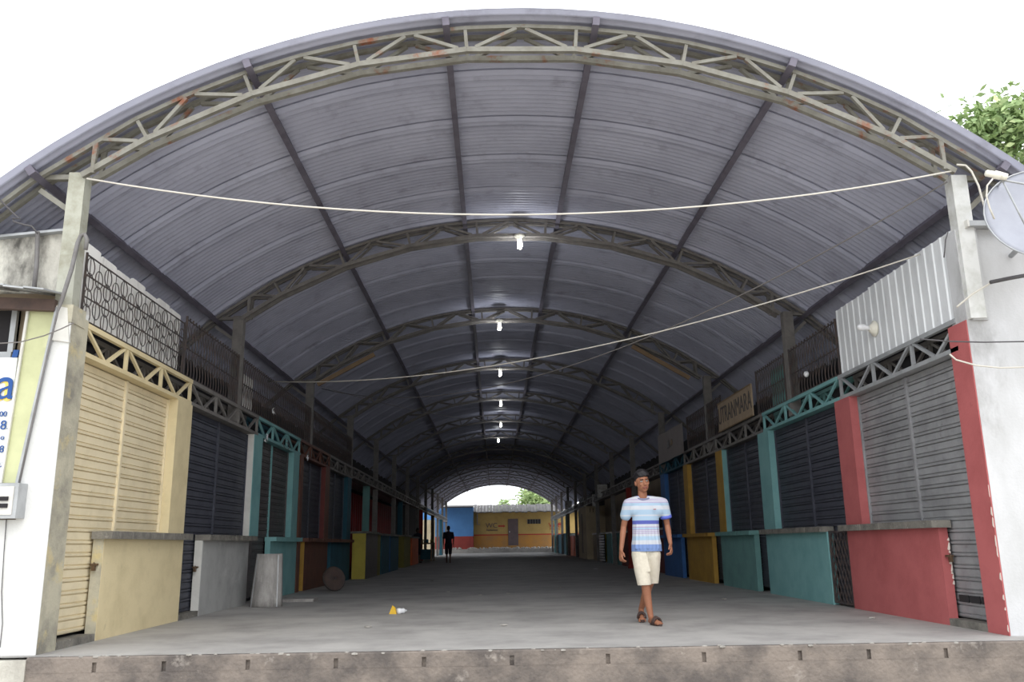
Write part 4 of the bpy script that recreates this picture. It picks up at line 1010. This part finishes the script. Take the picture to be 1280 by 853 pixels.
mb = MB(); mb.lathe([(0, 0), (.036, 0), (.038, .03), (.03, .06), (.036, .09), (.012, .12), (.012, .14), (0, .14)], p + Vector((.0, 0, .036)), (.75, .6, .0), 12); put('body', mb, 'plasticw', t, True)
p = at_z(491, 768, 0); mb = MB(); mb.add([p + Vector(v_) for v_ in ((-.05, 0, 0), (.05, -.02, 0), (.04, .05, 0), (-.04, .06, 0), (-.01, .02, .11), (.03, .03, .08))], [(0, 1, 4), (1, 2, 5), (1, 5, 4), (2, 3, 4), (2, 4, 5), (3, 0, 4), (3, 2, 1, 0)])
tag(put('wrapper', mb, 'plasticy'), 'crumpled yellow wrapper lying on the concrete floor', 'wrapper')
random.seed(9)
for i, (px, py) in enumerate(((600, 745), (560, 741), (635, 743), (540, 727), (620, 705), (565, 694), (726, 708), (733, 706), (745, 712), (690, 702), (630, 783), (1090, 774), (460, 785), (905, 750), (700, 735), (525, 706), (640, 694))):
    p = at_z(px, py, 0); mb = MB(); r_ = .05 if py > 720 else .09
    mb.ell(p + Vector((0, 0, .012)), (r_, r_ * .8, .012), 7, 3, Matrix.Rotation(random.uniform(-.08, .08), 3, 'X'))
    tag(put('litter_scrap', mb, 'plasticw' if py < 720 else 'debris'), 'tiny pale scrap of litter on the concrete floor', 'litter', 'litter scattered on the floor')
# patched mortar at the wall foot and chipped edge of the platform
t_ = MB(); random.seed(21)
for i in range(60):
    x_ = random.uniform(-3.9, 4.6); r_ = random.uniform(.008, .02); t_.ell((x_, Y0 + random.uniform(-.012, .03), random.uniform(-.012, .004)), (r_ * 1.6, r_, r_ * .6), 5, 3)
o = put('edge_chips', t_, 'debris', kerb); o['kind'] = 'stuff'

# ------------------------------------------------------------------ people
def cap(mb, p, q, r0, r1, n=14, flat=1.0, side=None):
    """tapered capsule; flat squashes it across `side`"""
    p = Vector(p); q = Vector(q); d = q - p; L = d.length; d.normalize()
    sd_ = Vector(side) if side else Vector((0, 1, 0))
    b = sd_ - d * sd_.dot(d)
    if b.length < 1e-3: b = d.orthogonal()
    b.normalize(); a = d.cross(b)
    rings = []
    for i in range(5): th = pi / 2 * (1 - i / 4); rings.append((-r0 * sin(th), r0 * cos(th)))
    for i in range(5): th = pi / 2 * i / 4; rings.append((L + r1 * sin(th), r1 * cos(th)))
    v = [p + d * h + a * (max(r, 1e-4) * cos(2 * pi * k / n)) + b * (max(r, 1e-4) * flat * sin(2 * pi * k / n)) for h, r in rings for k in range(n)]
    f = [(i * n + k, i * n + (k + 1) % n, (i + 1) * n + (k + 1) % n, (i + 1) * n + k) for i in range(len(rings) - 1) for k in range(n)]
    f += [tuple(range(n - 1, -1, -1)), tuple((len(rings) - 1) * n + k for k in range(n))]
    mb.add(v, f)
def fuse(name, mb, mt, parent, voxel, smooth=4):
    """one continuous surface from overlapping volumes"""
    o = put(name, mb, mt, parent, fix=True)
    r = o.modifiers.new('r', 'REMESH'); r.mode = 'VOXEL'; r.voxel_size = voxel; r.use_smooth_shade = True
    s_ = o.modifiers.new('s', 'SMOOTH'); s_.factor = .5; s_.iterations = smooth
    dg = bpy.context.evaluated_depsgraph_get(); dg.update()
    me = bpy.data.meshes.new_from_object(o.evaluated_get(dg)); o.modifiers.clear()
    o.data = me; me.polygons.foreach_set('use_smooth', [True] * len(me.polygons)); 
    if not me.materials: me.materials.append(M[mt])
    return o

def hand(mb, wrist, d, side, thumb, curl=.5, k=1.0):
    """palm, four bent fingers of unequal length and a thumb; d points down the hand, side across the knuckles"""
    d = Vector(d).normalized(); sd_ = Vector(side); sd_ = (sd_ - d * sd_.dot(d)).normalized(); nrm = d.cross(sd_) * thumb
    w = Vector(wrist)
    for u in (-.022, -.007, .008, .022): cap(mb, w + sd_ * u * .7 * k + d * .01, w + sd_ * u * k + d * .08 * k, .014 * k, .012 * k, 8)
    for u, l_ in ((-.029, .060), (-.010, .076), (.010, .082), (.028, .074)):
        p = w + sd_ * u * k + d * .082 * k; q = p + (d * cos(curl * .5) + nrm * sin(curl * .5)) * l_ * .5 * k; e = q + (d * cos(curl * 1.6) + nrm * sin(curl * 1.6)) * l_ * .5 * k
        cap(mb, p, q, .0095 * k, .0088 * k, 8); cap(mb, q, e, .0088 * k, .0075 * k, 8)
    p = w + sd_ * .022 * k + d * .025 * k; q = p + (sd_ * .7 + d * .7 + nrm * .2) * .036 * k; e = q + (d * .95 + sd_ * .1 + nrm * .35) * .034 * k
    cap(mb, p, q, .0125 * k, .011 * k, 8); cap(mb, q, e, .011 * k, .009 * k, 8)

# the walking boy: joints placed from the photo at his distance
BY = 9.86
def bp(px, py, dy=0): return at_y(px, py, BY + dy)
boy = thing('person', 'boy in a blue and white striped t-shirt and cream shorts walking', 'person', at_z(810, 779, 0))
HS = 1.07; hc = bp(802.5, 603.0); neck = bp(803.5, 621, .02); chest = bp(807, 640, .02); pel = bp(808, 684, .02)
shR, shL = bp(785, 629, .0), bp(829, 628, .0)
elR, wrR = bp(779.5, 659, .06), bp(776.5, 688, -.02)
elL, wrL = bp(834, 657, .06), bp(838, 680, -.04)
hipR, hipL = bp(799, 690), bp(816, 690)
knR, anR = bp(806.5, 729, -.12), at_z(814.5, 776, .085); anR = at_y(813.5, 769, BY - .12)
knL, anL = bp(812, 729, .05), at_y(801.5, 765, BY + .34)
anR.z = .075; anL.z = .13
Hr = Matrix.Rotation(math.radians(9), 3, 'Z') @ Matrix.Rotation(math.radians(-6), 3, 'Y')   # head turned a little to his left
def hp(x, y, z): return hc + Hr @ (Vector((x, y, z)) * HS)
sk = MB()
sk.ell(hp(0, .012, .025), (.078, .096, .098), 24, 16, Hr); sk.ell(hp(0, -.014, -.035), (.063, .072, .08), 20, 14, Hr); sk.ell(hp(0, -.045, -.085), (.030, .028, .026), 12, 8, Hr)
sk.ell(hp(0, -.03, -.05), (.055, .056, .054), 14, 10, Hr)
for sx in (-1, 1):
    sk.ell(hp(.071 * sx, .012, -.008), (.012, .02, .032), 10, 8, Hr)                       # ear
    sk.ell(hp(.035 * sx, -.062, -.025), (.022, .014, .018), 10, 8, Hr)                      # cheek
cap(sk, hp(0, -.074, .012), hp(0, -.09, -.026), .008, .012, 10); sk.ell(hp(0, -.092, -.03), (.018, .013, .011), 10, 8, Hr)
cap(sk, hp(-.03, -.072, .028), hp(.03, -.072, .028), .012, .012, 8)
cap(sk, hc + Vector((0, .015, -.06)), neck + Vector((0, .01, -.05)), .048, .055)
cap(sk, neck + Vector((0, .01, -.04)), pel, .07, .09, flat=.8)
cap(sk, shR + Vector((0, .01, -.015)), shL + Vector((0, .01, -.015)), .03, .03)
for sh_, el, wr, sg in ((shR, elR, wrR, -1), (shL, elL, wrL, 1)):
    cap(sk, sh_, el, .042, .033); cap(sk, el, el.lerp(wr, .35), .034, .034); cap(sk, el.lerp(wr, .3), wr, .034, .022)
    hand(sk, wr, (wr - el).normalized() + Vector((0, -.12, -.4)), (-sg * .35, -1, 0), sg, .9)
for hip, kn, an, fd in ((hipR, knR, anR, Vector((.35, -1, 0))), (hipL, knL, anL, Vector((-.12, -1, -.12)))):
    cap(sk, hip, kn, .075, .05); mid = kn.lerp(an, .33) + Vector((0, .018, 0)); cap(sk, kn, mid, .047, .05); cap(sk, mid, an, .048, .03)
    fd.normalize(); heel = an + Vector((0, .025, -.035)); ball = an + fd * .15 + Vector((0, 0, -.045 if an.z < .1 else -.085))
    sdv = fd.cross(Vector((0, 0, 1))).normalized()
    cap(sk, heel, an + fd * .06 + Vector((0, 0, -.018)), .03, .03); cap(sk, an + fd * .03 + Vector((0, 0, -.015)), ball, .032, .026)
    cap(sk, ball - sdv * .02, ball + sdv * .022, .022, .022)
    for u, l_, r_ in ((-.034, .03, .009), (-.018, .038, .0095), (-.002, .044, .01), (.013, .046, .0105), (.03, .046, .013)):
        u2 = u if hip is hipL else u
        cap(sk, ball + sdv * u2, ball + sdv * u2 * 1.1 + fd * l_ + Vector((0, 0, -.006)), r_, r_ * .9, 8)
fuse('body', sk, 'skin', boy, .0055, 3)
hr = MB()
hr.ell(hp(0, .022, .05), (.084, .099, .089), 24, 16, Hr); hr.ell(hp(0, .055, .01), (.076, .062, .08), 16, 10, Hr)
random.seed(4)
for i in range(26):      # fringe swept forward, and crown tufts
    a_ = random.uniform(-1, 1); cap(hr, hp(.055 * a_, -.045 - .02 * (1 - a_ * a_), .105 - .02 * a_ * a_), hp(.06 * a_ + random.uniform(.0, .02), -.082 + .03 * a_ * a_, .062 + random.uniform(-.008, .012)), .016, .007, 8)
for i in range(30):
    a_ = random.uniform(0, 6.28); b_ = random.uniform(.1, .9); v_ = Vector((.075 * cos(a_) * b_, .02 + .085 * sin(a_) * b_, .05 + .075 * sqrt(1 - b_ * b_))); cap(hr, hp(*v_), hp(v_.x * 1.1 + .01, v_.y * 1.05, v_.z + .012), .018, .009, 8)
for sx in (-1, 1): cap(hr, hp(.066 * sx, .0, .05), hp(.069 * sx, .0, .012), .014, .008, 8)
fuse('hair', hr, 'hair', boy, .006, 2)
for sx in (-1, 1):
    mb = MB(); mb.ell(hp(.03 * sx, -.073, .005), (.0135, .009, .0065), 12, 8, Hr); e_ = put('eye', mb, 'eyewhite', boy, True)
    mb = MB(); mb.ell(hp(.031 * sx, -.0795, .005), (.0062, .004, .0062), 10, 6, Hr); put('iris', mb, 'iris', e_, True)
    mb = MB(); cap(mb, hp(.014 * sx, -.084, .026), hp(.045 * sx, -.073, .027), .0045, .0035, 8); put('eyebrow', mb, 'hair', boy, True)
    mb = MB(); cap(mb, hp(.018 * sx, -.0805, .0125), hp(.043 * sx, -.0725, .0115), .003, .0025, 6); put('eyelid', mb, 'hair', boy, True)
mb = MB(); cap(mb, hp(-.021, -.076, -.058), hp(.021, -.076, -.058), .0065, .0065, 8); cap(mb, hp(-.016, -.077, -.067), hp(.016, -.077, -.067), .0068, .0068, 8); put('lips', mb, 'lips', boy, True)
# t-shirt
st = MB()
cap(st, bp(807, 639, .015), bp(807, 655, .01), .152, .150, 28, flat=.62); cap(st, bp(807, 655, .01), bp(808, 684, .01), .150, .158, 28, flat=.64)
cap(st, bp(808, 680, .01), bp(808.5, 693, .01), .168, .172, 28, flat=.72)
cap(st, bp(795, 638, .01), bp(820, 638, .01), .092, .092, 18, flat=.8); cap(st, bp(792, 630, .01), bp(821, 630, .01), .06, .06, 16); cap(st, neck + Vector((-.045, .012, -.03)), shR + Vector((.02, 0, 0)), .045, .055, 14); cap(st, neck + Vector((.045, .012, -.03)), shL - Vector((.02, 0, 0)), .045, .055, 14)
for sh_, el in ((shR, elR), (shL, elL)):
    e_ = sh_.lerp(el, .52); cap(st, sh_ + Vector((0, 0, -.01)), e_, .058, .064, 16)
for v_ in range(7):       # hanging folds
    x_ = -.11 + .036 * v_; cap(st, bp(807, 655) + Vector((x_, -.082 + abs(x_) * .25, 0)), bp(808, 688) + Vector((x_ * 1.15, -.112 + abs(x_) * .3, .02)), .008, .016, 8)
# flat hem and sleeve ends: cut off the rounded ends
def trim(o, planes):
    b = bmesh.new(); b.from_mesh(o.data); off = wloc(o)
    for co, no in planes:
        bmesh.ops.bisect_plane(b, geom=b.verts[:] + b.edges[:] + b.faces[:], plane_co=Vector(co) - off, plane_no=no, clear_outer=True)
        bmesh.ops.holes_fill(b, edges=[e for e in b.edges if e.is_boundary], sides=0)
    b.to_mesh(o.data); b.free()
so = fuse('t_shirt', st, 'shirt', boy, .007, 4)
trim(so, [(bp(808, 689.5), Vector((0, 0, -1)))])
mb = MB(); nk = neck + Vector((0, -.005, -.012)); mb.torus(nk + Vector((0, .005, 0)), .072, .011, Vector((1, 0, 0)), Vector((0, .93, .36)).normalized(), 24, 6, ry=.062); put('collar', mb, 'collar', boy, True)
mb = MB(); p = bp(818.5, 637, -.098); mb.box(p.x - .014, p.x + .014, p.y - .004, p.y + .01, p.z - .004, p.z + .004); put('chest_logo', mb, 'redband', boy)
for sh_, el in ((shL, elL),):
    e_ = sh_.lerp(el, .60); d_ = (el - sh_).normalized(); a_ = d_.orthogonal().normalized(); mb = MB(); mb.lathe([(.058, -.012), (.0665, -.012), (.067, .022), (.058, .022)], e_, d_, 20); put('sleeve_band', mb, mat('shirt_blue', (92, 104, 190), rough=.9), boy, True)
# shorts
sr = MB()
cap(sr, bp(808, 684, .01), bp(808, 692, .01), .125, .13, 22, flat=.74)
kR = bp(805.5, 731, -.11); kL = bp(814.5, 731, .06)
cap(sr, hipR + Vector((.0, 0, -.03)), hipR.lerp(kR, .5), .088, .086, 20); cap(sr, hipR.lerp(kR, .5), kR + Vector((0, 0, .0)), .088, .076, 20)
cap(sr, hipL + Vector((.0, 0, -.03)), hipL.lerp(kL, .5), .088, .084, 20); cap(sr, hipL.lerp(kL, .5), kL, .086, .074, 20)
for i in range(6):
    a_ = random.uniform(-.06, .06); cap(sr, hipR + Vector((a_, -.085, .0)), hipR.lerp(kR, .6) + Vector((a_ * 1.2, -.078, 0)), .006, .012, 8)
ss = fuse('shorts', sr, 'shorts', boy, .007, 3)
trim(ss, [(bp(806, 731.5, -.1), Vector((.05, 0, -1)))])
mb = MB(); cap(mb, bp(810, 690, -.1), bp(809.5, 702, -.105), .005, .005, 6); put('fly_seam', mb, 'shorts', boy)
for an, fd in ((anR, Vector((.35, -1, 0)).normalized()), (anL, Vector((-.12, -1, -.12)).normalized())):
    low = an.z < .1
    b0 = an + Vector((0, .04, -.062 if low else -.075)); e0 = an + fd * .215 + Vector((0, 0, -.062 if low else -.118))
    if low: b0.z = e0.z = .012
    else: e0.z = .014
    sdv = fd.cross(Vector((0, 0, 1))).normalized(); mb = MB(); out = []
    for i in range(18):
        th = 2 * pi * i / 18; u = cos(th); wv = sin(th) * (.044 if u > 0 else .034)
        out.append(b0.lerp(e0, (u + 1) / 2) + sdv * wv)
    mb.add([q + Vector((0, 0, -.010)) for q in out] + [q + Vector((0, 0, .010)) for q in out], [tuple(range(17, -1, -1)), tuple(range(18, 36))] + [(i, (i + 1) % 18, 18 + (i + 1) % 18, 18 + i) for i in range(18)])
    so_ = put('sandal', mb, 'sandal', boy)
    c_ = b0.lerp(e0, .66); mb = MB(); nseg = 10
    mb.tube([c_ + sdv * (.047 * cos(pi * i / nseg)) + Vector((0, 0, .012 + .058 * sin(pi * i / nseg))) for i in range(nseg + 1)], .011, 6); mb.tube([c_ - fd * .03 + sdv * (.046 * cos(pi * i / nseg)) + Vector((0, 0, .012 + .066 * sin(pi * i / nseg))) for i in range(nseg + 1)], .011, 6)
    put('strap', mb, 'sandal', so_, True)

def far_person(label, base, yaw, H_, cloth, legs, stride=.15, sit=False):
    t = thing('person', label, 'person', base); R = Matrix.Rotation(yaw, 3, 'Z'); B = Vector(base); k = H_ / 1.7
    def P(x, y, z): return B + R @ Vector((x * k, y * k, z * k))
    bd = MB()
    bd.ell(P(0, 0, 1.60), (.078 * k, .092 * k, .11 * k), 14, 10, R); cap(bd, P(0, .01, 1.5), P(0, .01, 1.38), .05, .06); bd.ell(P(0, -.09, 1.585), (.014, .02, .02), 8, 6)
    for s_ in (-1, 1):
        bd.ell(P(.08 * s_, 0, 1.59), (.012, .02, .03), 8, 6)
        cap(bd, P(.19 * s_, 0, 1.38), P(.235 * s_, .02, 1.1), .045, .038); cap(bd, P(.235 * s_, .02, 1.1), P(.24 * s_, -.06 * s_, .86), .036, .026)
        hand(bd, P(.24 * s_, -.06 * s_, .85), R @ Vector((0, -.1, -1)), R @ Vector((0, -1, 0)), s_, .7)
        y_ = stride * s_; cap(bd, P(.09 * s_, 0, .88), P(.09 * s_, -y_ * .6, .48), .08, .055); cap(bd, P(.09 * s_, -y_ * .6, .48), P(.085 * s_, y_ * -1.0, .07), .052, .034)
        cap(bd, P(.085 * s_, -y_ + .03, .035), P(.09 * s_, -y_ - .15, .03), .035, .03)
    cap(bd, P(0, 0, 1.32), P(0, 0, .95), .12, .12, flat=.7)
    fuse('body', bd, 'darkskin', t, .014, 2)
    c = MB(); cap(c, P(0, 0, 1.33), P(0, 0, .92), .15, .155, 16, flat=.7); cap(c, P(-.17, 0, 1.38), P(.17, 0, 1.38), .06, .06)
    for s_ in (-1, 1): cap(c, P(.19 * s_, 0, 1.38), P(.225 * s_, .01, 1.16), .062, .06)
    fuse('shirt', c, cloth, t, .016, 2)
    c = MB(); cap(c, P(0, 0, .95), P(0, 0, .85), .14, .14, 16, flat=.75)
    for s_ in (-1, 1): y_ = stride * s_; cap(c, P(.09 * s_, 0, .86), P(.09 * s_, -y_ * .6, .46), .095, .08)
    fuse('shorts', c, legs, t, .016, 2)
    c = MB(); c.ell(P(0, .012, 1.63), (.086 * k, .1 * k, .1 * k), 12, 8, R); c.ell(P(0, .05, 1.58), (.078, .06, .085), 10, 8, R); fuse('hair', c, 'hair', t, .016, 1)
    return t
pp = at_z(560.5, 704.5, .05)
far_person('person in dark clothes walking away near the far left stalls', (pp.x, pp.y, floor_z(pp.y)), pi, 1.68, 'darkcloth', 'darkcloth')
pq = at_y(525.5, 670, 43.5)
far_person('person in dark clothes standing behind the orange counter', (pq.x - .05, 42.6, floor_z(42.6)), .8, 1.62, 'darkcloth', 'darkcloth', .05)
